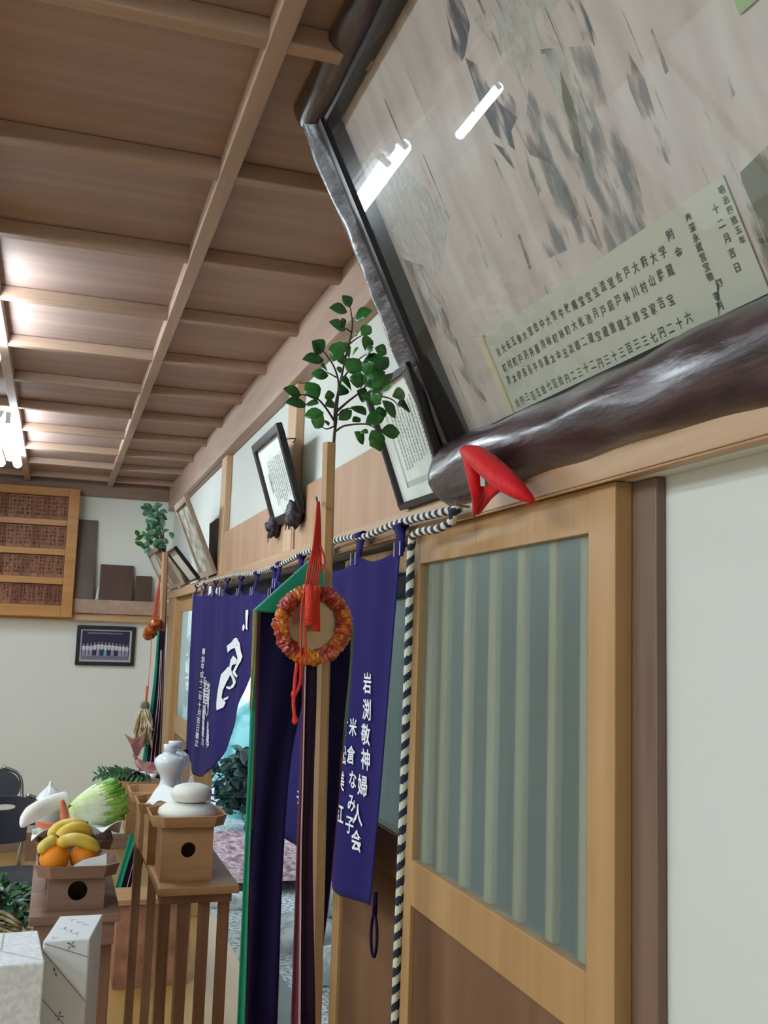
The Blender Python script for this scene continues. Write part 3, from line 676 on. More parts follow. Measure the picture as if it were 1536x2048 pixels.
MB().slab([on_x(x, y, .672) for x, y in ((960,947),(969,950),(970,972),(961,972))], (0.006, 0, 0)).build('steel_hook', STEEL, rc)
tag(MB().slab([on_x(x, y, .7847) for x, y in ((1040,1006),(1075,1000),(1080,1008),(1072,1020),(1050,1020))], (0.0002, 0, 0)).slab([on_x(x, y, .7847) for x, y in ((1070,1018),(1073,1018),(1071,1062),(1068,1062))], (0.0002, 0, 0)).slab([on_x(x, y, .7847) for x, y in ((949,1034),(952,1034),(952,1085),(950,1085))], (0.0002, 0, 0)).build('dye_stain', STAIN), 'faint red dye run stains on the near door top', 'stain')

# ================================================================== ROPE AND PURPLE CURTAINS
rp = [on_x(x, y, 0.738) for x, y in ((398,1172),(420,1163),(470,1150),(505,1148),(530,1140),(560,1130),(600,1110),(640,1096),(672,1082),(700,1075),(735,1072),(780,1052),(830,1038),(880,1026),(918,1018))]
rp += [Vector((0.722, 1.805, 1.803))]
rp += [on_x(x, y, 0.728) for x, y in ((905,1042),(870,1060),(832,1066))]
rp += [on_x(x, y, 0.735) for x, y in ((822,1100),(818,1250),(812,1450),(803,1700),(795,1900))]
e = on_x(790, 2048, 0.735); rp += [e, Vector((0.735, e.y, 0.42))]
path = bez(rp, 60)
# resample evenly
L = [0]
for i in range(1, len(path)): L.append(L[-1]+(path[i]-path[i-1]).length)
N = int(L[-1]/0.0035); ev = []; j = 0
for i in range(N+1):
    d = L[-1]*i/N
    while j < len(L)-2 and L[j+1] < d: j += 1
    t = (d-L[j])/max(1e-9, L[j+1]-L[j]); ev.append(path[j].lerp(path[j+1], t))
rb = MB(); K = 12
rad = 0.0088
rb.tube(ev, rad, K, pick=lambda i, j: 0 if ((i*0.0035/0.036 + j/K) % 1.0) < 0.5 else 1)
tag(rb.build('twisted_rope', [ROPE_W, ROPE_B], smooth=True), 'white and navy twisted rope run along the door rail and hanging beside the near door', 'rope')
hk = MB().tube([Vector((0.756, 1.80, 1.815)), Vector((0.73, 1.80, 1.815)), Vector((0.722, 1.79, 1.822))], 0.003, 6)
tag(hk.build('rail_hook', STEEL), 'small steel hook on the rail holding the rope end', 'hook')

def curtain(name, label, ya, yb, ztop, zbot, xf, fold, tabs, nu=90, nv=50, edge=None):
    """cloth as a height field over the wall plane: ya right edge, yb left edge"""
    r = thing(name, label, 'curtain', (xf, (ya(0)+yb(0))/2, 1.75), 'purple shrine curtains')
    def X(Y, z): return xf - 0.002 + fold(Y, z)
    def fn(u, v):
        a0, b0 = ya(v), yb(v); Y = a0+(b0-a0)*u; zt = ztop(Y); zb = zbot(Y); z = zt+(zb-zt)*v
        return (X(Y, z), Y, z)
    MB().grid(fn, nu, nv).build('cloth', NOREN, r, smooth=True, solid=0.0016)
    for (Y, zr) in tabs:
        zt = ztop(Y); x = X(Y, zt)
        mb = MB()
        pts = [Vector((x-0.001, Y, zt-0.03)), Vector((0.736, Y, zr-0.021)), Vector((0.7268, Y, zr-0.007)), Vector((0.732, Y, zr+0.003)), Vector((0.742, Y, zr+0.003)), Vector((0.7470, Y, zr-0.007)), Vector((0.7385, Y, zr-0.021)), Vector((x+0.002, Y, zt-0.02))]
        cv = bez(pts, 24)
        b0 = len(mb.v)
        for p in cv: mb.v += [p+Vector((0, 0.028, 0)), p-Vector((0, 0.028, 0))]
        for i in range(len(cv)-1): mb.f.append([b0+2*i, b0+2*i+1, b0+2*i+3, b0+2*i+2]); mb.m.append(0)
        t = mb.build('hanging_loop', NOREN, r, smooth=True, solid=0.002)
        for e in (-0.022, 0.018): MB().box(x-0.0075, x-0.0065, Y+e, Y+e+0.004, zt-0.028, zt+0.004).build('stitching', STITCH, t)
    return r, X
# near curtain
def ztN(Y):
    k = (Y-2.147)/0.33; f = abs((k % 1.0)-0.0); f = min(f, 1-f)
    return 1.774 - 0.018*(Y-2.147) - 0.030*math.sin(PI*(k % 1.0))
foldN = lambda Y, z: -0.012 + 0.007*(1.78-z)*math.sin(Y*17+0.4) + 0.003*math.sin(Y*31+z*2) - 0.016*max(0, 1.78-z)*math.exp(-((Y-2.46)/0.14)**2) + 0.012*math.exp(-((Y-2.22-0.14*(1.78-z))/0.07)**2)
nc, XN = curtain('shrine_curtain', 'near purple curtain with white lettering columns beside the near sliding door',
    lambda v: 2.147+0.15*v, lambda v: 3.50-0.05*v, ztN, lambda Y: 0.925+0.02*max(0, Y-2.9)+0.015*max(0, (2.45-Y)/0.15), 0.742, foldN, [(2.147+0.012, 1.815), (2.478, 1.823), (2.81, 1.82), (3.14, 1.815), (3.47, 1.81)])
def on_cloth(x, y, Xf, X0=0.735):
    p = on_x(x, y, X0)
    for _ in range(6): p = on_x(x, y, Xf(p.y, p.z)-0.006)
    return p
def col(root, txt, pts, w, h, Xf, X0, bold=0.018, off=0.006):
    lb = MB()
    for ch, (x, y) in zip(txt, pts):
        c = on_cloth(x, y, Xf, X0)
        letter(lb, ch, c, (0, -1, 0), (0, 0, 1), w, h, fn=lambda p: Vector((Xf(p.y, p.z)-off, p.y, p.z)), bold=bold)
    lb.build('lettering', INKW, root)
col(nc, "岩渕敬神婦人会", ((734,1367),(733,1420),(731,1470),(731,1520),(725,1572),(716,1630),(714,1682)), 0.052, 0.052, XN, 0.735)
col(nc, "米倉なみ子", ((706,1455),(702,1510),(706,1560),(704,1606),(700,1650)), 0.046, 0.046, XN, 0.735)
col(nc, "植松美江", ((689,1457),(686,1510),(682,1562),(680,1628)), 0.046, 0.050, XN, 0.735)
col(nc, "山田和子", ((612,1400),(608,1460),(602,1530),(597,1595)), 0.05, 0.042, XN, 0.735)
q = on_x(750, 1812, 0.735); lp = []
for k in range(25):
    a = 2*PI*k/24; lp.append(Vector((q.x, q.y+0.022*math.sin(a), q.z-0.065+0.045*math.cos(a))))
MB().tube([q+Vector((0, 0, 0.03)), q-Vector((0, 0, 0.02))], 0.006, 8).tube(lp, 0.0035, 7, cap=False).build('corner_loop', NAVY_SILK, nc, smooth=True)
# far curtain, gathered up towards the doorway's middle
def zbF(Y):
    pts = [(3.5, 1.62), (3.95, 1.33), (4.05, 1.27), (4.318, 1.075), (4.50, 0.97), (4.72, 0.905), (5.0, 0.865), (5.30, 0.845), (5.52, 0.875), (5.75, 0.93)]
    for (a, za), (c, zc) in zip(pts, pts[1:]):
        if Y <= c: return za+(zc-za)*max(0, (Y-a))/(c-a)
    return 0.93
def ztF(Y):
    k = (Y-3.52)/0.36
    return 1.725 + 0.028*(Y-3.5) - 0.026*math.sin(PI*(k % 1.0))
foldF = lambda Y, z: -0.014 + 0.009*math.sin(Y*10.5+0.35*z)*min(1, (1.80-z)*2+0.25) + 0.002*math.sin(Y*27-z*3) - 0.05*max(0, 1.5-z)*math.exp(-((Y-4.7)/0.4)**2)
fc, XF = curtain('shrine_curtain', 'far purple curtain with big white brush mark, hem gathered up to the right',
    lambda v: 3.53+0.30*v, lambda v: 5.69-0.05*v, ztF, zbF, 0.742, foldF, [(3.55, 1.80), (3.88, 1.80), (4.24, 1.80), (4.60, 1.81), (4.96, 1.815), (5.32, 1.82), (5.66, 1.825)])
mk = MB()
def mark(pts, X0=0.725):
    P = [on_cloth(380+x/6.4, 1180+y/6.4, XF) for x, y in pts]
    # cut into a fine triangle net so it follows the folds
    bm = bmesh.new(); vs = [bm.verts.new(p) for p in P]
    for t in tessellate_polygon([P]):
        try: bm.faces.new([vs[i] for i in t])
        except ValueError: pass
    bmesh.ops.subdivide_edges(bm, edges=bm.edges, cuts=2, use_grid_fill=True)
    bm.verts.ensure_lookup_table(); bm.verts.index_update()
    mk.add([Vector((XF(v.co.y, v.co.z)-0.007, v.co.y, v.co.z)) for v in bm.verts], [[v.index for v in f.verts] for f in bm.faces]); bm.free()
mark([(475,715),(540,660),(570,618),(600,612),(640,680),(655,790),(675,850),(650,920),(615,980),(580,1040),(590,1070),(615,1095),(600,1130),(560,1090),(545,1050),(590,960),(612,880),(600,830),(575,740),(520,765),(485,800)])
mark([(490,980),(525,1010),(520,1080),(470,1180),(440,1280),(430,1380),(460,1440),(440,1500),(395,1540),(355,1525),(340,1450),(350,1340),(380,1200),(430,1080)])
mark([(555,840),(605,900),(590,945),(540,960),(530,1010),(545,1080),(580,1140),(590,1180),(555,1250),(505,1275),(465,1255),(468,1232),(520,1240),(555,1190),(540,1130),(515,1080),(502,1000),(520,900)])
mark([(440,1390),(490,1358),(496,1382),(448,1416)])
mark([(715,260),(745,250),(750,290),(740,380),(735,460),(742,510),(715,500),(715,420),(712,320)])
mark([(690,430),(705,470),(690,525),(672,510),(675,460)])
for txt, (x0, y0), (x1, y1), sz in (("奉納平成十二年十月吉日建立", (176,790), (82,1960), 1.0), ("氏子総代一同静岡県富士川", (188,1160), (160,1950), 1.0), ("岩渕敬神婦人会会員中", (240,1240), (222,1970), 1.0), ("世話人", (205,1240), (190,1540), 1.6)):
    mk_ = MB()
    for i, ch in enumerate(txt):
        k = i/(len(txt)-1); c = on_cloth(380+(x0+(x1-x0)*k)/6.4, 1180+(y0+(y1-y0)*k)/6.4, XF)
        letter(mk_, ch, c, (0, -1, 0), (0, 0, 1), 0.085*sz, 0.036*sz, fn=lambda p: Vector((XF(p.y, p.z)-0.006, p.y, p.z)), bold=0.015)
    mk_.build('lettering', INKW, fc)
mk.build('brush_mark', INKW, fc)
q = Vector((XF(5.60, 0.95)-0.01, 5.60, 0.90))
MB().ball(q, 0.02, 0.025, 0.03, 12, 8).build('corner_knot', NAVY_SILK, fc, smooth=True)
for (x, y, h, lab) in ((418,1192,10,'white paper slip hung behind the far curtain loops, left one'), (435,1195,15,'larger white paper slip hung behind the far curtain loops')):
    c = on_x(x, y, 0.752); tag(MB().box(0.751, 0.753, c.y-0.07, c.y+0.07, c.z-h*0.0026, c.z+0.05).build('paper_slip', PAPER), lab, 'paper slip', 'paper slips behind the loops')

# ================================================================== MASAKAKI STANDS (sakaki branch on a pole, silk streamers)
def ribbon(left, right, Y, t=0.0025, wave=0.006, ph=0.0, n=26):
    """hanging strip between two edge lines"""
    Lp = bez([on_y(x, y, Y) for x, y in left], n*len(left)); Rp = bez([on_y(x, y, Y) for x, y in right], n*len(right))
    def at(P, k):
        f = k*(len(P)-1); i = min(int(f), len(P)-2); return P[i].lerp(P[i+1], f-i)
    m = 8
    def fn(u, v):
        p = at(Lp, u).lerp(at(Rp, u), v); w = (at(Lp, u)-at(Rp, u)).length
        return p+Vector((0, wave*min(1, w/0.05)*math.sin(v*7+u*5+ph)*(0.3+u), 0))
    return MB().grid(fn, n, m)
YM = 1.80; KM = YM/2.35
mk1 = thing('masakaki_stand', 'near decorated pole with leafy branch, brocade ring and dark silk streamers', 'ritual pole', (on_y(628, 2048, YM).x, YM, 0), 'ritual poles flanking the doorway')
p0 = on_y(658.5, 886, YM); p1 = on_y(629, 2048, YM); d = (p1-p0); p2 = p0+d*((0.03-p0.z)/d.z)
MB().tube([p2, p0], 0.0165*KM, 6).build('pole', W_HIN_Z, mk1)
MB().box(p2.x-0.11, p2.x+0.11, YM-0.02, YM+0.02, 0, 0.05).box(p2.x-0.02, p2.x+0.02, YM-0.11, YM+0.11, 0, 0.05).build('base_foot', W_HIN_X, mk1, bevel=0.004)
CX = lambda x, y: (420+x/3.072, 560+y/3.072)
rr = random.Random(11)
st = MB()
def stem(pts, r0=0.0022, r1=0.0011, dy=0.0):
    n = len(pts); P = [on_y(*CX(x, y), YM+dy*i/(n-1)) for i, (x, y) in enumerate(pts)]
    C = bez(P, 8*(n-1)); k = len(C); st.tube(C, [r0+(r1-r0)*i/(k-1) for i in range(k)], 6)
stem([(758,1040),(765,940),(775,860),(788,700),(830,490),(860,370),(875,270),(862,170)], 0.0032, 0.0012, 0.02)
stem([(766,900),(768,780),(790,650),(765,540),(700,440),(672,410)], 0.0026, 0.001, -0.06)
stem([(766,870),(715,790),(665,735),(600,710),(520,700)], 0.0024, 0.001, -0.08)
stem([(775,810),(850,745),(920,690),(1000,610),(1090,530)], 0.0026, 0.001, 0.05)
stem([(770,930),(830,895),(950,885),(1010,905),(1090,930)], 0.0022, 0.001, -0.04)
stem([(930,705),(1050,715),(1120,735),(1165,780)], 0.0018, 0.0009, 0.02)
stem([(790,690),(815,560),(840,440)], 0.0022, 0.001, -0.03)
stem([(760,900),(720,915),(690,905)], 0.0018, 0.0009, -0.05)
stem([(850,400),(900,360),(955,330)], 0.0016, 0.0009, 0.03)
stem([(820,600),(900,500),(1000,430)], 0.0018, 0.0009, 0.06)
stem([(775,840),(840,790),(910,800)], 0.0016, 0.0009, -0.02)
stem([(780,600),(720,570),(680,585)], 0.0014, 0.0008, -0.05)
stem([(868,320),(820,290),(790,285)], 0.0014, 0.0008, -0.02)
st.build('branch_stems', STEM, mk1, smooth=True)
LV = [((862,168),(815,92),62),((845,195),(735,165),56),((890,245),(992,182),66),((832,310),(735,252),58),((825,295),(808,235),34),((890,345),(905,298),24),((930,340),(990,280),50),((960,335),(958,432),66),((700,440),(630,376),66),((755,500),(805,372),66),((862,480),(822,385),54),((700,490),(568,486),58),((720,555),(680,520),34),((875,465),(912,415),30),((1085,455),(1012,415),60),((728,588),(620,575),46),((800,572),(790,528),24),((925,580),(830,480),76),((935,515),(1082,492),70),((930,560),(1010,510),56),((560,712),(452,662),52),((662,735),(592,622),70),((592,765),(464,752),58),((668,760),(588,762),44),((738,742),(728,676),40),((708,770),(772,755),44),((872,675),(805,600),62),((905,665),(918,560),70),((950,650),(1075,560),96),((830,650),(800,705),50),((1000,690),(1125,570),44),((905,680),(965,735),62),((930,710),(1055,760),72),((700,815),(575,832),52),((690,820),(640,915),62),((728,895),(705,858),24),((790,860),(872,800),50),((960,830),(865,775),62),((875,870),(925,850),34),((1040,775),(1050,865),54),((1060,740),(1142,850),62),((1195,690),(1122,715),54),((1155,760),(1230,800),70),((1070,830),(955,880),66),((1050,930),(1168,938),64),((890,930),(948,1010),54),((925,930),(972,940),30),((995,920),(1050,1052),70),((1015,960),(1030,1040),60),((1058,675),(1112,655),26),((945,640),(880,600),50),((960,460),(1000,410),50),((1010,560),(1100,470),60),((985,740),(1060,700),60),((820,520),(790,440),40)]
lf = MB()
for (bx, by), (tx, ty), w in LV:
    dy = rr.uniform(-0.07, 0.06); B = on_y(*CX(bx, by), YM+dy*0.6); T = on_y(*CX(tx, ty), YM+dy+rr.uniform(-0.015, 0.015))
    leaf(lf, B, T, (rr.uniform(-0.5, 0.5), -1, rr.uniform(-0.1, 0.6)), w*1.55/3.072*YM/F_PIX*1.05, curl=rr.uniform(0, 0.3))
lf.build('leaves', LEAF, mk1, smooth=True, solid=0.0006)
# streamers
ribbon([(508,1222),(505,1300),(498,1500),(488,1720),(473,2060)], [(516,1222),(513,1300),(508,1500),(499,1720),(489,2060)], YM-0.03).build('streamer', GREEN_SILK, mk1, solid=0.002)
ribbon([(506,1222),(503,1320),(499,1420)], [(514,1222),(511,1320),(503,1420)], YM-0.034).build('streamer', OLIVE_SILK, mk1, solid=0.002)
ribbon([(514,1222),(511,1300),(506,1500),(498,1720),(488,2060)], [(522,1222),(518,1300),(512,1500),(504,1720),(494,2060)], YM-0.028).build('streamer', MAROON_SILK, mk1, solid=0.002)
ribbon([(519,1218),(516,1300),(510,1500),(502,1720),(492,2060)], [(632,1222),(631,1300),(602,1420),(578,1540),(563,1740),(552,2060)], YM-0.025, wave=0.009).build('streamer', NAVY_SILK, mk1, smooth=True, solid=0.002)
ribbon([(605,1330),(603,1440),(598,1580),(592,1730),(581,2060)], [(612,1330),(610,1440),(607,1580),(603,1730),(599,2060)], YM-0.036).build('streamer', MAROON_SILK, mk1, solid=0.002)
ribbon([(610,1330),(607,1440),(604,1580),(600,1730),(597,2060)], [(612,1330),(609.5,1440),(606.5,1580),(602.8,1730),(600.5,2060)], YM-0.040).build('streamer', WHITE_SILK, mk1, solid=0.001)
ribbon([(611,1325),(609,1440),(606,1580),(603,1730),(600,2060)], [(634,1325),(632,1440),(627,1580),(625,1730),(630,2060)], YM-0.034, wave=0.005).build('streamer', PLUM_SILK, mk1, smooth=True, solid=0.002)
ribbon([(660,1285),(658,1400),(652,1600),(644,1800),(638,1920)], [(702,1250),(697,1380),(684,1520),(668,1680),(654,1820),(640,1925)], YM+0.02, wave=0.006).build('streamer', NAVY_SILK, mk1, smooth=True, solid=0.002)
ribbon([(700,1250),(694,1380),(683,1500)], [(709,1250),(701,1380),(687,1500)], YM+0.022).build('streamer', plain('grey_green_silk', srgb(110, 126, 118), rough=0.6), mk1, solid=0.002)
ribbon([(682,1500),(667,1680),(653,1820),(639,1925)], [(687,1500),(671,1680),(656,1820),(641,1930)], YM+0.021).build('streamer', MAROON_SILK, mk1, solid=0.002)
MB().slab([on_y(x, y, YM-0.036) for x, y in ((623,1117),(506,1222),(545,1226),(600,1224),(648,1218),(648,1128))], (0, 0.014, 0)).build('folded_top_cloth', GREEN_SILK, mk1, bevel=0.004)
# brocade ring, mirror, tassel
c = on_y(626, 1249, YM-0.075); RM, Rm = 0.0755*KM, 0.0185*KM
ax = Vector((1, 0, 0)); az = Vector((0, 0, 1)); ay = Vector((0, -1, 0))
rg = MB(); nb, nk = 160, 16
for i in range(nb):
    a = 2*PI*i/nb; seg = a/(2*PI)*23; ph = (seg % 1.0); idx = int(seg)
    puff = 0.84+0.16*abs(math.sin(PI*ph))**0.6+0.07*math.sin(idx*2.4)+0.06*math.sin(i*1.9+idx)
    dr = ax*math.cos(a)+az*math.sin(a)
    for k in range(nk):
        th = 2*PI*k/nk+0.25*math.sin(idx*1.7)
        kk = 1+0.10*math.sin(idx*3.1+th*3)+0.07*math.sin(i*0.9+th*5+idx); rg.v.append(c+dr*(RM+Rm*puff*kk*math.cos(th))+ay*(Rm*puff*kk*math.sin(th)*1.05))
for i in range(nb):
    mi = (int(i/nb*23)*7 % 5) % 2
    for k in range(nk): rg.f.append([i*nk+k, i*nk+(k+1)%nk, ((i+1)%nb)*nk+(k+1)%nk, ((i+1)%nb)*nk+k]); rg.m.append(mi)
rg.build('brocade_ring', [BROCADE, BROCADE2], mk1, smooth=False)
di = MB(); n = 40
f = [c+Vector((0, 0.006, 0))+ax*math.cos(2*PI*i/n)*0.062*KM+az*math.sin(2*PI*i/n)*0.062*KM for i in range(n)]
di.slab(f, (0, 0.005, 0)); di.build('mirror', BRONZE, mk1)
cd = MB()
def cord(pts, Y, r=0.0018): cd.tube(bez([on_y(x, y, Y+(q[0] if q else 0)) for x, y, *q in pts], 30), r, 7)
for k in range(6): cord([(635+k*0.6,1003),(632+k*1.6,1040),(626+k*3,1095),(616+k*5,1140),(612+k*4.4,1170)], YM-0.10+k*0.003)
cord([(640,1090),(648,1112),(649,1130),(642,1138),(637,1118)], YM-0.10)
cord([(612,1165),(603,1220),(602,1290),(601,1330)], YM-0.105); cord([(626,1175),(612,1250),(612,1300),(611,1320)], YM-0.103)
cord([(594,1325),(590,1360),(588,1388),(587,1410),(590,1440)], YM-0.09, 0.0032); cord([(602,1325),(601,1360),(594,1382),(588,1388)], YM-0.09, 0.0032)
MB_ = cd.build('cord', SCARLET, mk1, smooth=True)
def tassel(x0, x1, y0, y1, Y):
    t = on_y((x0+x1)/2, y0, Y); e = on_y((x0+x1)/2-1, y1, Y); r = (x1-x0)/2*Y/F_PIX
    return MB().tube([t, t+(e-t)*0.06, t+(e-t)*0.12, t+(e-t)*0.5, e], [r*0.35, r*0.85, r*0.95, r, r*1.08], 14)
tassel(610, 629, 1168, 1251, YM-0.115).build('tassel', SCARLET, mk1, smooth=True)
tassel(626, 641, 1172, 1263, YM-0.095).build('tassel', SCARLET, mk1, smooth=True)
for q_ in ((588, 1388), (590, 1440)): MB().ball(on_y(*q_, YM-0.09), 0.0055, 0.0055, 0.008, 10, 6).build('cord_knot', SCARLET, mk1, smooth=True)
MB().tube([on_y(634,1004,YM), on_y(634,1001,YM-0.11), on_y(633,994,YM-0.115)], 0.002, 6).build('peg', STEEL, mk1)

# far stand
YF = 5.25
mk2 = thing('masakaki_stand', 'far decorated pole by the corner post with grey green branch and slanting streamers', 'ritual pole', (on_y(318, 1560, YF).x, YF, 0), 'ritual poles flanking the doorway')
p0 = on_y(331, 1104, YF); p1 = on_y(314, 1560, YF); d = p1-p0; p2 = p0+d*((0.03-p0.z)/d.z)
MB().tube([p2, p0], 0.0165, 6).build('pole', W_HIN_Z, mk2)
MB().box(p2.x-0.11, p2.x+0.11, YF-0.02, YF+0.02, 0, 0.05).box(p2.x-0.02, p2.x+0.02, YF-0.11, YF+0.11, 0, 0.05).build('base_foot', W_HIN_X, mk2, bevel=0.004)
lf = MB(); st = MB(); rr = random.Random(5)
top = p0
for k in range(70):
    u = rr.random(); x = 312+rr.gauss(0, 15)*(1.15-0.75*(1-u))+ (u-0.5)*14; y = 1012+u*86
    B = on_y(x, y, YF+rr.uniform(-0.10, 0.08)); a = rr.uniform(0, 2*PI)
    T = B+Vector((math.cos(a), rr.uniform(-0.5, 0.5), math.sin(a)*0.8)).normalized()*rr.uniform(0.04, 0.062)
    leaf(lf, B, T, (rr.uniform(-0.6, 0.6), -1, rr.uniform(-0.2, 0.8)), rr.uniform(0.024, 0.032), mi=1 if (x < 300 and y > 1060) else 0)
    if k % 4 == 0: st.tube(bez([top-Vector((0, 0, 0.02)), top.lerp(B, 0.5)+Vector((0, 0, 0.02)), B], 8), 0.002, 5)
st.build('branch_stems', STEM, mk2); lf.build('leaves', [LEAF_G, LEAF], mk2, smooth=True, solid=0.0008)
def rib2(l, r, mat, dy): ribbon(l, r, YF+dy, wave=0.004).build('streamer', mat, mk2, smooth=True, solid=0.002)
rib2([(315,1262),(306,1370),(288,1500),(266,1635),(240,1740),(219,1812)], [(319,1262),(312,1370),(296,1500),(283,1635),(252,1740),(233,1815)], GREEN_SILK, -0.20)
rib2([(319,1262),(311,1370),(294,1500),(281,1635),(251,1740),(232,1815)], [(329,1262),(324,1370),(318,1500),(300,1635),(283,1740),(268,1810)], PLUM_SILK, -0.19)
rib2([(321,1300),(315,1400),(303,1500),(289,1635),(262,1740),(243,1815)], [(322,1300),(316.5,1400),(304.5,1500),(290.5,1635),(263.5,1740),(245,1815)], WHITE_SILK, -0.20)
rib2([(323,1300),(319,1400),(310,1500),(296,1635),(270,1740),(252,1812)], [(324,1300),(320.2,1400),(311.2,1500),(297.5,1635),(271.5,1740),(253.5,1812)], WHITE_SILK, -0.20)
rg = MB(); c = on_y(306, 1259, YF-0.03)
pts = [c+Vector((0.028*math.cos(2*PI*i/24), 0.075*math.sin(2*PI*i/24), 0.035*math.cos(2*PI*i/24+0.9)))for i in range(25)]
rg.tube(pts, [0.022*(0.85+0.2*abs(math.sin(i*1.3))) for i in range(25)], 10, cap=False); rg.build('brocade_ring', BROCADE, mk2, smooth=True)
cd = MB()
for k in range(4): cd.tube(bez([on_y(321-k, 1150, YF-0.03), on_y(313+k*2, 1190, YF-0.04), on_y(308+k*2.2, 1225, YF-0.04), on_y(304+k*3, 1250, YF-0.03)], 12), 0.0028, 6)
OC = plain('orange_cord', srgb(204, 96, 62), rough=0.6)
cd.build('cord', OC, mk2)
MB().tube(bez([on_y(303, 1270, YF-0.05), on_y(301, 1320, YF-0.09), on_y(296, 1374, YF-0.21)], 10), 0.0018, 6).build('cord', OC, mk2)
MB().tube([on_y(295, 1372, YF-0.22), on_y(292, 1404, YF-0.22)], 0.006, 8).build('tassel', OC, mk2)

# ================================================================== OFFERING TABLES
def table(x0, x1, y0, y1, z, label, top=None, deep=0.055):
    t = thing('offering_table', label, 'table', ((x0+x1)/2, (y0+y1)/2, 0), 'eight legged offering tables')
    MB().box(x0, x1, y0, y1, z-0.022, z).build('tabletop', top or W_SANBO, t, bevel=0.002)
    MB().box(x0+0.012, x1-0.012, y0+(0.05 if not top else 0.012), y1-0.05, z-deep, z-0.0225).build('apron', top or W_RED, t)
    for ye in (y0+0.075, y1-0.105):
        for k in range(4):
            xk = x0+0.012+(x1-x0-0.054)*k/3; MB().box(xk, xk+0.03, ye, ye+0.03, 0.04, z-deep-0.0005).build('leg', W_RED, t, bevel=0.002)
        MB().box(x0, x1, ye-0.006, ye+0.036, 0, 0.0395).build('foot_rail', W_RED, t, bevel=0.002)
    return t
table(0.322, 0.546, 2.915, 4.00, 0.85, 'slatted wooden offering table holding the rice cakes and white bottles')
table(-0.012, 0.206, 2.69, 3.95, 0.85, 'wooden offering table on the left under the fruit and vegetable trays', W_SANBO_SHADED, 0.078)

def holed(mb, x0, x1, z0, z1, y, t, hx, hz, r, n=28):
    """upright board facing Y with a round opening"""
    out, inn = [], []
    for i in range(n):
        a = 2*PI*i/n+PI/n; dx, dz = math.cos(a), math.sin(a); inn.append((hx+dx*r, hz+dz*r))
        k = min((x1-hx)/dx if dx > 0 else (x0-hx)/dx if dx < 0 else 9, (z1-hz)/dz if dz > 0 else (z0-hz)/dz if dz < 0 else 9); out.append((hx+dx*k, hz+dz*k))
    b = len(mb.v)
    for yy in (y, y+t):
        mb.v += [Vector((p[0], yy, p[1])) for p in out] + [Vector((p[0], yy, p[1])) for p in inn]
    for i in range(n):
        j = (i+1) % n
        mb.f += [[b+i, b+j, b+n+j, b+n+i], [b+2*n+j, b+2*n+i, b+3*n+i, b+3*n+j], [b+n+i, b+n+j, b+3*n+j, b+3*n+i], [b+j, b+i, b+2*n+i, b+2*n+j]]; mb.m += [0]*4
    for (cx, cz) in ((x0, z0), (x1, z0), (x1, z1), (x0, z1)):
        i = min(range(n), key=lambda i: abs(out[i][0]-cx)+abs(out[i][1]-cz))
        for o2 in (0, 2*n):
            for q in (-1, 1): mb.add([(cx, y if o2 == 0 else y+t, cz), mb.v[b+o2+i], mb.v[b+o2+(i+q) % n]], [(0, 1, 2)])
def sanbo(x, y, z, w, h, mat, label, rz=0.0, hole=0.021):
    """square offering stand: pierced box under a tray with cut corners; x, y is its centre"""
    t = thing('offering_stand', label, 'offering stand', (x, y, z), 'wooden offering stands')
    rim = 0.030; zb = z+h-rim; bw = w*0.335; tk = 0.006
    m = MB(); holed(m, x-bw, x+bw, z, zb, y-bw, tk, x+0.003, z+(h-rim)*0.56, hole)
    m.box(x-bw, x-bw+tk, y-bw+tk, y+bw, z, zb).box(x+bw-tk, x+bw, y-bw+tk, y+bw, z, zb).box(x-bw+tk, x+bw-tk, y+bw-tk, y+bw, z, zb)
    m.build('pierced_base', mat, t)
    def octo(hw, c): return [(-hw+c, -hw), (hw-c, -hw), (hw, -hw+c), (hw, hw-c), (hw-c, hw), (-hw+c, hw), (-hw, hw-c), (-hw, -hw+c)]
    ob, ot = octo(w/2-0.008, 0.032), octo(w/2, 0.034); ib, it = octo(w/2-0.013, 0.031), octo(w/2-0.006, 0.033)
    m = MB(); V = lambda P, zz: [(x+a, y+c, zz) for a, c in P]
    m.v += [Vector(p) for p in V(ob, zb)+V(ot, zb+rim)+V(it, zb+rim)+V(ib, zb+0.006)]
    for k in range(3):
        for i in range(8): m.f.append([k*8+i, k*8+(i+1)%8, k*8+8+(i+1)%8, k*8+8+i]); m.m.append(0)
    m.f += [list(range(8))[::-1], [24+i for i in range(8)]]; m.m += [0, 0]
    m.build('tray', mat, t)
    return t
S1 = sanbo(0.404, 3.063, 0.8502, 0.218, 0.183, W_SANBO, 'front offering stand on the slatted table, holding the two rice cakes')
dup(S1, (0.386, 3.284, 0.8502), 'second offering stand on the slatted table, holding folded white paper')
dup(S1, (0.378, 3.505, 0.8502), 'third offering stand on the slatted table, under the white bottles')
dup(S1, (0.354, 3.765, 0.8502), 'farthest offering stand on the slatted table, under the fish')
sanbo(0.097, 2.808, 0.8502, 0.206, 0.112, W_SANBO_SHADED, 'darker offering stand on the left table holding oranges and bananas', hole=0.024)
sanbo(0.092, 3.040, 0.8502, 0.206, 0.125, W_SANBO_SHADED, 'offering stand on the left table behind the bananas, holding vegetables', hole=0.024)
ZT = 0.8502+0.183-0.030+0.0062
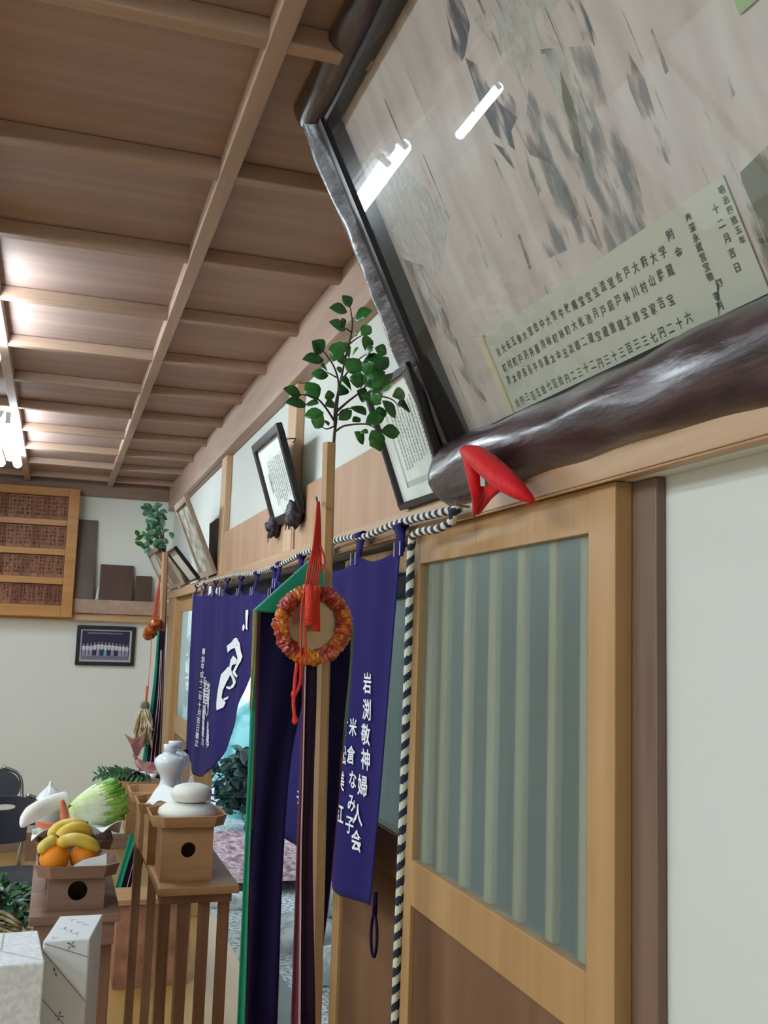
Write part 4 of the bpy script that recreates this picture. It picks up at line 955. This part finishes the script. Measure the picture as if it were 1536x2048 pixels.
# rice cakes
def dome(c, r, h): return MB().lathe([(r*0.55, 0), (r*0.86, h*0.10), (r, h*0.38), (r*0.97, h*0.62), (r*0.80, h*0.85), (r*0.5, h*0.97), (r*0.12, h)], c, 40)
tag(dome((0.410, 3.062, ZT), 0.088, 0.050).build('rice_cake', MOCHI, smooth=True), 'large flat white rice cake lying in the front stand', 'rice cake', 'stacked rice cakes')
tag(dome((0.417, 3.064, ZT+0.050), 0.061, 0.052).build('rice_cake', MOCHI, smooth=True), 'smaller white rice cake on top of the large one', 'rice cake', 'stacked rice cakes')
def paper(pts, name, label, grp, th=(0, 0.0015, 0)): return tag(MB().slab(pts, th).build(name, PAPER), label, 'paper', grp)
# folded white paper in the second stand
pp = MB().grid(lambda u, v: (0.31+0.155*u+0.01*math.sin(v*5), 3.20+0.13*v, ZT+0.004+0.050*math.sin(PI*min(1, u*1.1))*(0.6+0.4*v)+0.012*math.sin(u*11+v*4)), 24, 16)
pp.slab([(0.398, 3.235, ZT+0.03), (0.468, 3.245, ZT+0.02), (0.462, 3.25, ZT+0.055), (0.440, 3.252, ZT+0.098), (0.425, 3.25, ZT+0.070)], (0, 0.004, 0))
pp.add([(0.32, 3.21, ZT+0.0005), (0.45, 3.21, ZT+0.0005), (0.45, 3.32, ZT+0.0005), (0.32, 3.32, ZT+0.0005)], [(0, 1, 2, 3)])
tag(pp.build('folded_paper', PAPER, smooth=False), 'folded white paper standing up behind the rice cakes', 'paper')
# white sake bottles
def bottle(x, y, label, rest=False):
    t = thing('sake_bottle', label, 'bottle', (x, y, ZT), 'white sake bottles')
    P = [(0.040, 0), (0.043, 0.004), (0.041, 0.016), (0.030, 0.045), (0.026, 0.060), (0.030, 0.074), (0.043, 0.096), (0.050, 0.114), (0.048, 0.128), (0.036, 0.139), (0.020, 0.144), (0.018, 0.152), (0.018, 0.158), (0.012, 0.158)]
    MB().lathe(P, (x, y, ZT), 40).build('body', PORCELAIN, t, smooth=True)
    MB().lathe([(0.0225, 0.1515), (0.0225, 0.172), (0.0205, 0.175), (0.006, 0.1755)], (x, y, ZT), 32).build('cap', PORCELAIN, t, smooth=True)
    return t
bottle(0.392, 3.455, 'white shouldered porcelain bottle with round cap, the nearer of the two')
bottle(0.418, 3.552, 'white porcelain bottle standing just behind the nearer one')
# fish on foil with a fern
Z4 = ZT
dish = MB().lathe([(0.05, 0), (0.085, 0.004), (0.098, 0.016), (0.100, 0.018), (0.094, 0.017), (0.05, 0.007)], (0.36, 3.76, Z4), 36)
tag(dish.build('foil_dish', FOIL, smooth=True), 'shiny foil dish in the farthest stand, under the fish', 'dish')
fs = thing('red_bream', 'whole reddish fish with raised forked tail lying on the foil dish', 'fish', (0.37, 3.76, Z4+0.02))
ctr = bez([(0.43, 3.72, Z4+0.035), (0.395, 3.74, Z4+0.040), (0.350, 3.76, Z4+0.052), (0.318, 3.77, Z4+0.078), (0.300, 3.775, Z4+0.108)], 28); n = len(ctr)
MB().tube(ctr, [max(0.004, 0.030*math.sin(PI*min(1, 0.12+0.9*(i/(n-1))))**0.8) if i < n-6 else 0.010 for i in range(n)], 14, flat=0.6).build('body', FISH, fs, smooth=True)
MB().slab([(0.306, 3.775, Z4+0.095), (0.286, 3.775, Z4+0.140), (0.262, 3.776, Z4+0.178), (0.292, 3.775, Z4+0.160), (0.310, 3.775, Z4+0.163), (0.334, 3.774, Z4+0.182), (0.330, 3.774, Z4+0.135), (0.318, 3.775, Z4+0.100)], (0, 0.003, 0)).build('tail_fin', FISH, fs, bevel=0.001)
MB().slab([(0.40, 3.735, Z4+0.058), (0.375, 3.745, Z4+0.078), (0.345, 3.755, Z4+0.082), (0.335, 3.76, Z4+0.068)], (0, 0.002, 0)).build('back_fin', FISH, fs)
fn = MB(); rr = random.Random(3)
for s in range(5):
    a = Vector((0.36-0.02*s, 3.70+0.03*s, Z4+0.026)); e = Vector((0.175+0.018*s, 3.68+0.035*s, Z4+0.045-0.006*s+0.01*(s % 2)))
    fn.tube(bez([a, a.lerp(e, .5)+Vector((0, 0, 0.012)), e], 10), 0.0015, 5, 0)
    for k in range(13):
        t = k/12; p = a.lerp(e, t)+Vector((0, 0, 0.012*math.sin(PI*t)))
        for sg in (-1, 1):
            leaf(fn, p, p+Vector((-0.018, sg*0.03*(1-0.6*t), sg*0.018+rr.uniform(-.006, .006))), (0.2, -0.4, 1), 0.011)
tag(fn.build('fern_sprig', LEAF_D), 'dark green fern sprig sticking out beside the fish', 'fern')
fk = MB().grid(lambda u, v: (0.28+0.15*u, 3.70+0.12*v, Z4+0.034+0.018*math.sin(u*9+v*3)*math.cos(v*7)+0.02*u), 22, 16)
tag(fk.build('crumpled_foil', FOIL, smooth=False, solid=0.001), 'crumpled silver foil tucked around the fish', 'foil')
sb = thing('straw_bundle', 'pale dry straw bundle hanging beside the far streamers above the fish tail', 'straw bundle', tuple(on_y(286, 1450, YF-0.25)))
mb = MB(); rr = random.Random(8); a = on_y(290, 1412, YF-0.23)
for k in range(46):
    e = on_y(264+rr.random()*42, 1470+rr.uniform(-12, 26), YF-0.25+rr.uniform(-.04, .04)); m_ = a.lerp(e, 0.5)+Vector((rr.uniform(-.02, .02), 0, 0.01))
    mb.tube(bez([a+Vector((rr.uniform(-.01, .01), rr.uniform(-.01, .01), 0.01)), m_, e], 8), rr.uniform(0.003, 0.006), 5)
mb.build('straw', STRAW, sb, smooth=True)
MB().ball(a, 0.022, 0.02, 0.026, 14, 8).build('binding_knot', plain('grey_twine', srgb(120, 112, 96), rough=0.8), sb, smooth=True)

# ---- fruit in the darker stand
ZF = 0.8502+0.112-0.030+0.0062
for (px, py, Yo, r, lab) in ((109, 1712, 2.755, 0.0365, 'whole orange at the front left of the fruit stand'), (166, 1722, 2.775, 0.0345, 'orange half hidden by white paper at the right of the fruit stand')):
    c = on_y(px, py, Yo); t = thing('orange', lab, 'orange', (c.x, c.y, ZF), 'oranges in the fruit stand')
    MB().ball((c.x, c.y, ZF+r*0.97), r, r, r*0.97, 28, 18).build('peel', ORANGE, t, smooth=True)
    MB().lathe([(0.003, 0), (0.004, 0.001), (0.002, 0.003)], (c.x, c.y, ZF+r*1.935), 10).build('stem_end', BAN_TIP, t)
tag(MB().grid(lambda u, v: tuple(on_y(141+u*72, 1742-(34*u+6)*v-4*math.sin(u*5)*v, 2.722+0.012*v)), 14, 8).build('paper_sheet', PAPER, solid=0.001), 'white paper sheet folded up in front of the half hidden orange', 'paper')
bn = thing('banana_bunch', 'bunch of ripe yellow bananas heaped over the oranges', 'bananas', tuple(on_y(135, 1670, 2.80)))
C6 = lambda x, y: (x/5.12, 1480+y/5.12)
def banana(pts, Y, dy=0.0, r=0.0155):
    P = bez([on_y(*C6(x, y), Y+dy*i/(len(pts)-1)) for i, (x, y) in enumerate(pts)], 22); n = len(P)
    rad = []
    for i in range(n):
        t = i/(n-1); rad.append(r*(0.38+0.62*min(1, t/0.22))*(1 if t < 0.75 else max(0.30, 1-((t-0.75)/0.25)**2*0.72)))
    o = MB().tube(P, rad, 9).build('banana', BANANA, bn, smooth=True)
    MB().tube([P[-1], P[-1]+(P[-1]-P[-2]).normalized()*0.006], [rad[-1]*0.9, rad[-1]*0.5], 8).build('tip', BAN_TIP, o)
banana([(560,1010),(545,960),(620,890),(740,860),(880,850)], 2.83, 0.03, 0.016)
banana([(570,1035),(640,960),(740,905),(850,900),(940,965)], 2.79, 0.03, 0.0155)
banana([(575,1050),(650,1040),(770,1015),(900,1050),(1020,1130)], 2.75, 0.0, 0.0170)
banana([(590,1020),(520,1040),(455,1085),(400,1165)], 2.76, -0.02, 0.0150)
banana([(585,1030),(700,985),(830,955),(930,990)], 2.82, 0.03, 0.015)
MB().ball(on_y(*C6(575, 1030), 2.79), 0.014, 0.014, 0.016, 12, 8).build('crown', BAN_TIP, bn, smooth=True)

# ---- vegetables in the stand behind
ZV = 0.8502+0.125-0.030+0.0062
tag(MB().grid(lambda u, v: (-0.022+0.235*u, 2.945+0.16*v, ZV+0.030+0.028*abs(math.sin(u*8+v*3))*(1-v*0.5)-0.02*math.sin(PI*v)+(0.02*u)), 40, 12).build('paper_sheet', PAPER, solid=0.002), 'ruffled white paper lining the vegetable stand', 'paper')
dk = thing('daikon_radish', 'fat white daikon radish lying tip left on the vegetables', 'radish', tuple(on_y(85, 1630, 3.05)))
P = bez([on_y(x, y, 3.03+0.03*i) for i, (x, y) in enumerate(((43,1654),(55,1636),(78,1619),(103,1608),(130,1600)))], 24); n = len(P)
MB().tube(P, [0.003+0.022*min(1, (i/(n-1)/0.35))**0.7 for i in range(n)], 16).build('root', DAIKON, dk, smooth=True)
for (pts, Y, r, lab) in (([(124,1600),(128,1620),(131,1648)], 2.99, 0.0125, 'upright carrot with its tip pointing up beside the daikon'), ([(108,1655),(90,1652),(72,1645)], 2.98, 0.013, 'carrot lying flat just below the daikon')):
    P = bez([on_y(x, y, Y) for x, y in pts], 16); n = len(P); rad = [0.005+(r-0.005)*min(1, i/(n-1)/0.7)**0.8 for i in range(n)]
    if 'flat' in lab: rad = rad[::-1]
    tag(MB().tube(P, rad, 12).build('carrot', CARROT, smooth=True), lab, 'carrot', 'carrots in the vegetable stand')
cb = thing('chinese_cabbage', 'green and white cabbage head lying on its side on the vegetables', 'cabbage', tuple(on_y(180, 1620, 3.08)))
ca = on_y(142, 1626, 3.06); ce = on_y(222, 1604, 3.12); dd = ce-ca; Lc = dd.length; dd.normalize(); xx = dd.cross(Vector((0, 0, 1))).normalized(); zz = xx.cross(dd)
body = MB(); nu, nv = 26, 24
for i in range(nu+1):
    t = i/nu; rad = 0.016+0.034*math.sin(PI*min(0.62, t*0.66))
    for j in range(nv):
        a = 2*PI*j/nv; k = 1+0.07*math.sin(a*5+t*2)+0.04*math.sin(a*9-t*6); body.v.append(ca+dd*(Lc*t)+xx*math.cos(a)*rad*k+zz*math.sin(a)*rad*k)
for i in range(nu):
    for j in range(nv): body.f.append([i*nv+j, i*nv+(j+1)%nv, (i+1)*nv+(j+1)%nv, (i+1)*nv+j]); body.m.append(0 if i < nu*0.62 else 1)
body.f.append([j for j in range(nv)]); body.m.append(0); body.f.append([nu*nv+j for j in range(nv)]); body.m.append(1)
body.build('heart', [CABB, CABB_G], cb, smooth=True)
rr = random.Random(6)
for k in range(11):
    a = 2*PI*k/11+0.3; rw = 0.030+0.008*rr.random(); ext = 0.95+0.25*rr.random()
    def fnl(u, v, a=a, ext=ext, k=k):
        t = u*ext; sp = (v-0.5)*1.5*(0.35+0.65*min(1, t*1.5)); r_ = 0.019+0.036*math.sin(PI*min(0.60, t*0.62))+0.004+0.010*max(0, t-0.75)
        r_ += 0.006*math.sin(v*26+k)*max(0, t-0.5)*2
        an = a+sp; return ca+dd*(Lc*t)+xx*math.cos(an)*r_+zz*math.sin(an)*r_
    lm = MB().grid(fnl, 16, 14)
    for i in range(16):
        for j in range(14): lm.m[i*14+j] = 1 if i > 9+abs(j-6.5)*-0.55+2.2 else 0
    lm.build('outer_leaf', [CABB, CABB_G], cb, smooth=True, solid=0.0012)
jr = thing('water_jar', 'small white lidded jar with pointed knob behind the daikon', 'jar', (on_y(100, 1600, 3.38).x, 3.38, 0.8502), 'white altar ware')
jx = on_y(99, 1600, 3.38).x; JZ = 0.86
MB().box(jx-0.06, jx+0.06, 3.32, 3.44, 0.8502, 0.935).build('pedestal', W_SANBO_SHADED, jr)
MB().lathe([(0.022, 0), (0.030, 0.01), (0.042, 0.04), (0.044, 0.062), (0.036, 0.082), (0.034, 0.088)], (jx, 3.38, 0.9352), 32).build('body', PORCELAIN, jr, smooth=True)
MB().lathe([(0.041, 0), (0.041, 0.004), (0.030, 0.018), (0.012, 0.036), (0.006, 0.042), (0.006, 0.050), (0.003, 0.054)], (jx, 3.38, 0.9352+0.089), 32).build('lid', PORCELAIN, jr, smooth=True)
# plastic bag with a white tub between the tables
bc = on_y(244, 1640, 3.55)
bgm = MB().ball((0.178, 3.52, 0.93), 0.030, 0.07, 0.080, 26, 16, fn=lambda d: 1+0.12*math.sin(d.z*9+d.x*5)*math.cos(d.y*7)+0.07*math.sin(d.x*13))
tag(bgm.build('plastic_bag', BAGM, smooth=True), 'crumpled clear plastic bag at the right end of the left table', 'bag')
tag(MB().lathe([(0.020, 0), (0.023, 0.05), (0.023, 0.055), (0.02, 0.058)], (0.176, 3.36, 0.8502), 24).build('white_tub', PORCELAIN, smooth=True), 'small white tub beside the plastic bag on the left table', 'tub')

# ================================================================== GIFT BOXES, LEFT FRONT
bench = MB().box(-0.42, 0.155, 1.92, 2.55, 0.455, 0.48).box(-0.40, -0.36, 1.95, 1.99, 0, 0.455).box(0.10, 0.14, 1.95, 1.99, 0, 0.455).box(-0.40, -0.36, 2.48, 2.52, 0, 0.455).box(0.10, 0.14, 2.48, 2.52, 0, 0.455)
tag(bench.build('low_bench', W_RED, bevel=0.002), 'low wooden bench under the two white gift boxes', 'bench')
def giftbox(tops, zt, label, mat, pattern):
    g = thing('gift_box', label, 'gift box', tuple(sum((Vector(p) for p in tops), Vector())/4*1.0 - Vector((0, 0, zt-0.4802))), 'white wrapped gift boxes')
    MB().slab(tops, (0, 0, -(zt-0.4802))).build('wrapped_carton', mat, g, bevel=0.004)
    f = MB(); pattern(f, [Vector(p) for p in tops]); f.build('paper_folds' if mat is GIFT_A else 'printed_pattern', GIFT_INK if mat is GIFT_B else PAPER_OLD, g)
zB = 0.93
B0, B1 = on_y(86, 1881, 2.2), on_y(180, 1881, 2.2); B0.z = B1.z = zB
ex = (B1-B0).normalized(); ey = Vector((-ex.y, ex.x, 0)); ey = (ey*0.19+ex*0.035).normalized()*0.185
def patB(f, T):
    a, c, e, g = T; w = c-a; dwn = Vector((0, 0, -1)); nf = Vector((0, -0.0006, 0))
    for k in range(-1, 5):
        p, q = 0.02+k*0.085, 0.02+k*0.085+0.10
        pts = [(0.02, p), (0.98, q)]
        P = [a+w*u+dwn*max(0.004, v)+nf for u, v in pts]; f.bar(P[0], P[1], 0.0012, 0.0006, (0, 1, 0))
        cc = a+w*(0.45+0.3*((k*37) % 3-1)/2)+dwn*max(0.01, 0.06+k*0.085)+nf
        for s in range(4):
            an = s*PI/2+0.4+k; f.slab([cc, cc+Vector((math.cos(an)*0.006, 0, math.sin(an)*0.006))+Vector((0.002, 0, 0.001)), cc+Vector((math.cos(an)*0.010, 0, math.sin(an)*0.010)), cc+Vector((math.cos(an)*0.006, 0, math.sin(an)*0.006))-Vector((0.002, 0, 0.001))], (0, -0.0004, 0))
    for k in range(7):
        cc = a+w*(0.2+0.6*((k*29) % 7)/7)+(g-a)*(0.1+0.8*((k*17) % 7)/7)+Vector((0, 0, 0.0005))
        for s in range(3):
            an = s*2*PI/3+k; f.slab([cc, cc+Vector((math.cos(an)*0.005+0.001, math.sin(an)*0.006, 0)), cc+Vector((math.cos(an)*0.009, math.sin(an)*0.012, 0)), cc+Vector((math.cos(an)*0.005-0.001, math.sin(an)*0.008, 0))], (0, 0, 0.0004))
giftbox([B0, B1, B1+ey, B0+ey], zB, 'tall narrow white gift box with thin diagonal lines and grey sprigs', GIFT_B, patB)
zA = 0.92
A1 = on_y(90, 1926, 2.1); A1.z = zA; A2 = on_z(76, 1860, zA); dA = (A2-A1); wA = Vector((-dA.y, dA.x, 0)).normalized()*0.17
def patA(f, T):
    a, c, e, g = T
    for p, q in ((a.lerp(c, .5)+(g-a)*0.45, c+(e-c)*0.03), (a.lerp(c, .5)+(g-a)*0.45, a+(g-a)*0.03), (a.lerp(c, .55)+(g-a)*0.45, g.lerp(e, .60))):
        f.bar(p+Vector((0, 0, 0.0006)), q+Vector((0, 0, 0.0006)), 0.003, 0.0012, (0, 0, 1))
giftbox([A1+wA, A1, A1+dA, A1+wA+dA], zA, 'wide gift box in crinkled white paper at the bottom left corner', GIFT_A, patA)

# ---- pile of sakaki greens with a straw rope on a stand
gs = MB().box(-0.42, -0.035, 3.35, 3.95, 0.545, 0.57)
for x in (-0.41, -0.07):
    for y in (3.37, 3.90): gs.box(x, x+0.03, y, y+0.03, 0, 0.545)
tag(gs.build('low_stand', W_RED), 'low wooden stand under the dark green leaf pile', 'stand')
gp = MB(); rr = random.Random(9)
for k in range(620):
    u, v = rr.random(), rr.random(); x = -0.40+0.39*u; y = 3.40+0.5*v; hmax = 0.16*math.sin(PI*min(1, 0.15+v*0.9))*(0.55+0.45*math.sin(PI*u))+0.02
    B = Vector((x, y, 0.575+hmax*rr.random()**0.6)); a = rr.uniform(0, 2*PI)
    leaf(gp, B, B+Vector((math.cos(a)*.7, math.sin(a)*.7-0.3, rr.uniform(-.2, .7))).normalized()*rr.uniform(0.035, 0.06), (rr.gauss(0, .6), -0.4, 1), rr.uniform(0.018, 0.028))
tag(gp.build('leafy_branches', LEAF_D), 'heap of dark green leafy branches at the left edge behind the gift boxes', 'branches', kind='stuff')
sr = MB()
for k in range(5):
    y = 3.40+0.012*k; sr.tube(bez([(-0.42, y, 0.70-0.012*k), (-0.25, y-0.02, 0.655-0.008*k), (-0.12, y-0.03, 0.635+0.012*k), (-0.035, y-0.02, 0.60+0.010*k)], 14), 0.006, 6)
tag(sr.build('straw_rope', STRAW, smooth=True), 'loose pale straw lying across the dark green leaf heap', 'straw')

# ---- wooden step box behind the table legs
sx = thing('step_box', 'knotty reddish wooden step box on the floor behind the table legs', 'step box', (0.50, 4.82, 0))
MB().box(0.335, 0.680, 4.70, 4.93, 0.355, 0.38).build('top', W_SANBO, sx, bevel=0.003)
MB().box(0.345, 0.670, 4.72, 4.92, 0.0, 0.3545).build('body', W_STEP, sx, bevel=0.003)

# ---- folding chairs
def superell(w, h, n=48, e=2.6): return [(w*abs(math.cos(2*PI*i/n))**(2/e)*(1 if math.cos(2*PI*i/n) >= 0 else -1), h*abs(math.sin(2*PI*i/n))**(2/e)*(1 if math.sin(2*PI*i/n) >= 0 else -1)) for i in range(n)]
def chair(loc, label):
    x, y, _ = loc; t = thing('folding_chair', label, 'chair', (x, y, 0), 'black folding chairs')
    m = MB(); out = superell(0.20, 0.105, e=2.3); slot = superell(0.055, 0.014, e=2.4); n = 48
    def P(a, c, th): return Vector((x+a, y+0.19+0.05*(c/0.2)+0.03*(1-(a/0.2)**2)+th, 0.655+c))
    b = 0
    for th in (0.0, 0.022):
        m.v += [P(a, c, th) for a, c in out]+[P(a, c+0.055, th) for a, c in slot]
    for i in range(n):
        j = (i+1) % n
        m.f += [[i, j, n+j, n+i], [2*n+j, 2*n+i, 3*n+i, 3*n+j], [n+i, n+j, 3*n+j, 3*n+i], [j, i, 2*n+i, 2*n+j]]; m.m += [0]*4
    m.build('backrest', VINYL, t, smooth=False)
    o = superell(0.20, 0.19, e=3.2); MB().slab([(x+a, y-0.02+c, 0.425) for a, c in o], (0, 0, 0.03)).build('seat', VINYL, t, bevel=0.008)
    fr = MB()
    for s in (-1, 1):
        fr.tube(bez([(x+s*0.10, y+0.235, 0.765), (x+s*0.19, y+0.235, 0.72), (x+s*0.215, y+0.215, 0.62), (x+s*0.215, y+0.13, 0.40), (x+s*0.215, y-0.18, 0.012)], 30), 0.010, 8)
        fr.tube([(x+s*0.20, y-0.10, 0.415), (x+s*0.20, y+0.22, 0.012)], 0.010, 8)
    fr.tube([(x-0.215, y-0.17, 0.03), (x+0.215, y-0.17, 0.03)], 0.008, 8); fr.tube([(x-0.20, y+0.21, 0.03), (x+0.20, y+0.21, 0.03)], 0.008, 8)
    fr.build('frame', CHROME, t, smooth=True)
    return t
def seat_root(px, py, Y, rot): p = on_y(px, py, Y); return (p.x+math.sin(rot)*0.215, Y-math.cos(rot)*0.215, 0)
ch = chair(seat_root(8, 1612, 5.15, 0.0), 'black folding chair with slotted round back, the nearer one at the left edge')
dup(ch, seat_root(-34, 1556, 6.2, 0.12), 'black folding chair farther back by the far wall at the left edge', 0.12)
r_ = seat_root(8, 1612, 5.15, 0.15); ch.location = r_; ch.rotation_euler = (0, 0, 0.15)

# ================================================================== FAR WALL: name plates, plaques, group photograph
rk = thing('name_plate_rack', 'orange wooden rack of dark name plates in four rows on the far wall', 'rack', (-0.7, 7.57, 1.64))
zr = [(2.337, 2.508), (2.127, 2.293), (1.922, 2.080), (1.723, 1.872)]
XR0, XR1 = -1.50, 0.106
fr = MB().box(XR1-0.078, XR1, 7.535, 7.598, 1.640, 2.568).box(XR0, XR0+0.078, 7.535, 7.598, 1.640, 2.568).box(XR0+0.078, XR1-0.078, 7.535, 7.598, 2.508, 2.568).box(XR0+0.078, XR1-0.078, 7.535, 7.598, 1.640, 1.723)
fr.build('frame', W_RACK, rk, bevel=0.004)
for (a, c) in ((2.293, 2.337), (2.080, 2.127), (1.872, 1.922)): MB().box(XR0+0.078, XR1-0.078, 7.54, 7.598, a, c).build('rail', W_RACK, rk, bevel=0.003)
MB().box(XR0+0.02, XR1-0.02, 7.590, 7.5975, 1.66, 2.55).build('backboard', W_PLATE, rk)
SUR = "山田佐藤鈴木望月渡辺芦川遠藤伊清水高橋小林中村加井上松本石原大野金子植"
rr = random.Random(2)
for ri, (z0, z1) in enumerate(zr):
    x = XR1-0.080; k = 0
    while x > XR0+0.136:
        w = 0.058; m = MB().box(x-w+0.002, x-0.001, 7.572, 7.5895, z0+0.002, z1-0.004)
        for col_ in (0.30, 0.70):
            for q in range(5):
                letter(m, rr.choice(SUR), (x-w*col_, 7.5712, z1-0.022-q*(z1-z0-0.04)/4.6), (1, 0, 0), (0, 0, 1), 0.022, 0.024, bold=0.02, mi=1)
        m.build('name_plate', [W_PLATE if rr.random() < 0.35 else W_PLATE2, INK_BR], rk); x -= w; k += 1
def plaque(x0, x1, h, lean, mat, label, th=0.018):
    z0 = 1.7785; y0 = 7.615
    tag(MB().obox((x0, y0, z0), (x1-x0, 0, 0), (0, th, 0.0), (0, lean, h)).build('wooden_plaque', mat, bevel=0.003), label, 'plaque', 'old plaques on the far wall rail')
plaque(0.045, 0.245, 0.585, 0.06, W_PLQ_G, 'tall grey board leaning on the far rail right beside the orange rack')
plaque(0.286, 0.524, 0.262, 0.05, W_PLQ, 'square dark brown plaque in the middle of the far rail')
plaque(0.545, 0.660, 0.190, 0.05, W_PLQ, 'small dark brown plaque at the right end of the far rail')
tag(MB().obox((0.262, 7.612, 1.7785), (0.010, 0, 0), (0, 0.012, 0), (0.015, 0.03, 0.10)).build('paper_strip', PAPER), 'thin white strip standing between the grey board and the square plaque', 'paper strip')
gpz = thing('group_photograph', 'dark framed group photograph hanging on the far wall under the rail', 'framed photograph', (0.36, 7.69, 1.30))
x0, x1, z0, z1, b_ = 0.152, 0.569, 1.302, 1.588, 0.026
MB().box(x0, x0+b_, 7.672, 7.698, z0, z1).box(x1-b_, x1, 7.672, 7.698, z0, z1).box(x0+b_, x1-b_, 7.672, 7.698, z0, z0+b_).box(x0+b_, x1-b_, 7.672, 7.698, z1-b_, z1).build('frame', W_DARK, gpz, bevel=0.002)
MB().box(x0+b_, x1-b_, 7.686, 7.697, z0+b_, z1-b_).build('mat', PHOTO_L, gpz)
ph = MB().box(x0+b_+0.012, x1-b_-0.014, 7.684, 7.6855, z0+b_+0.014, z1-b_-0.010)
xa, xb, za, zb = x0+b_+0.012, x1-b_-0.014, z0+b_+0.014, z1-b_-0.010
ph.box(xa, xb, 7.6834, 7.6838, za, za+0.032, 1).box(xa+0.04, xb-0.05, 7.6834, 7.6838, zb-0.022, zb-0.012, 1)
rr = random.Random(12); N = 13
for i in range(N):
    cx = xa+0.016+(xb-xa-0.032)*i/(N-1); hh = 0.085+0.018*math.sin(PI*i/(N-1))+rr.uniform(-.004, .008); z = za+0.026+rr.uniform(0, .006)
    body = 2+(2 if i in (0, 1, 11, 12) else (4 if i == 6 else (3 if i % 2 else 5)))-2
    cl = {0: 2, 1: 2, 11: 2, 12: 2, 6: 4}.get(i, 3 if i % 2 else 2)
    ph.slab([(cx-0.011, 7.683, z), (cx+0.011, 7.683, z), (cx+0.010, 7.683, z+hh*0.45), (cx-0.010, 7.683, z+hh*0.45)], (0, -0.0004, 0), cl if cl != 2 else 5)
    ph.slab([(cx-0.010, 7.683, z+hh*0.42), (cx+0.010, 7.683, z+hh*0.42), (cx+0.0125, 7.683, z+hh*0.72), (cx+0.006, 7.683, z+hh*0.8), (cx-0.006, 7.683, z+hh*0.8), (cx-0.0125, 7.683, z+hh*0.72)], (0, -0.0005, 0), 2)
    ph.slab([(cx+0.0055*math.cos(a*PI/5), 7.683, z+hh*0.9+0.0065*math.sin(a*PI/5)) for a in range(10)], (0, -0.0005, 0), 6)
ph.build('photo_print', [PHOTO_BG, PHOTO_F]+PHOTO_P, gpz)
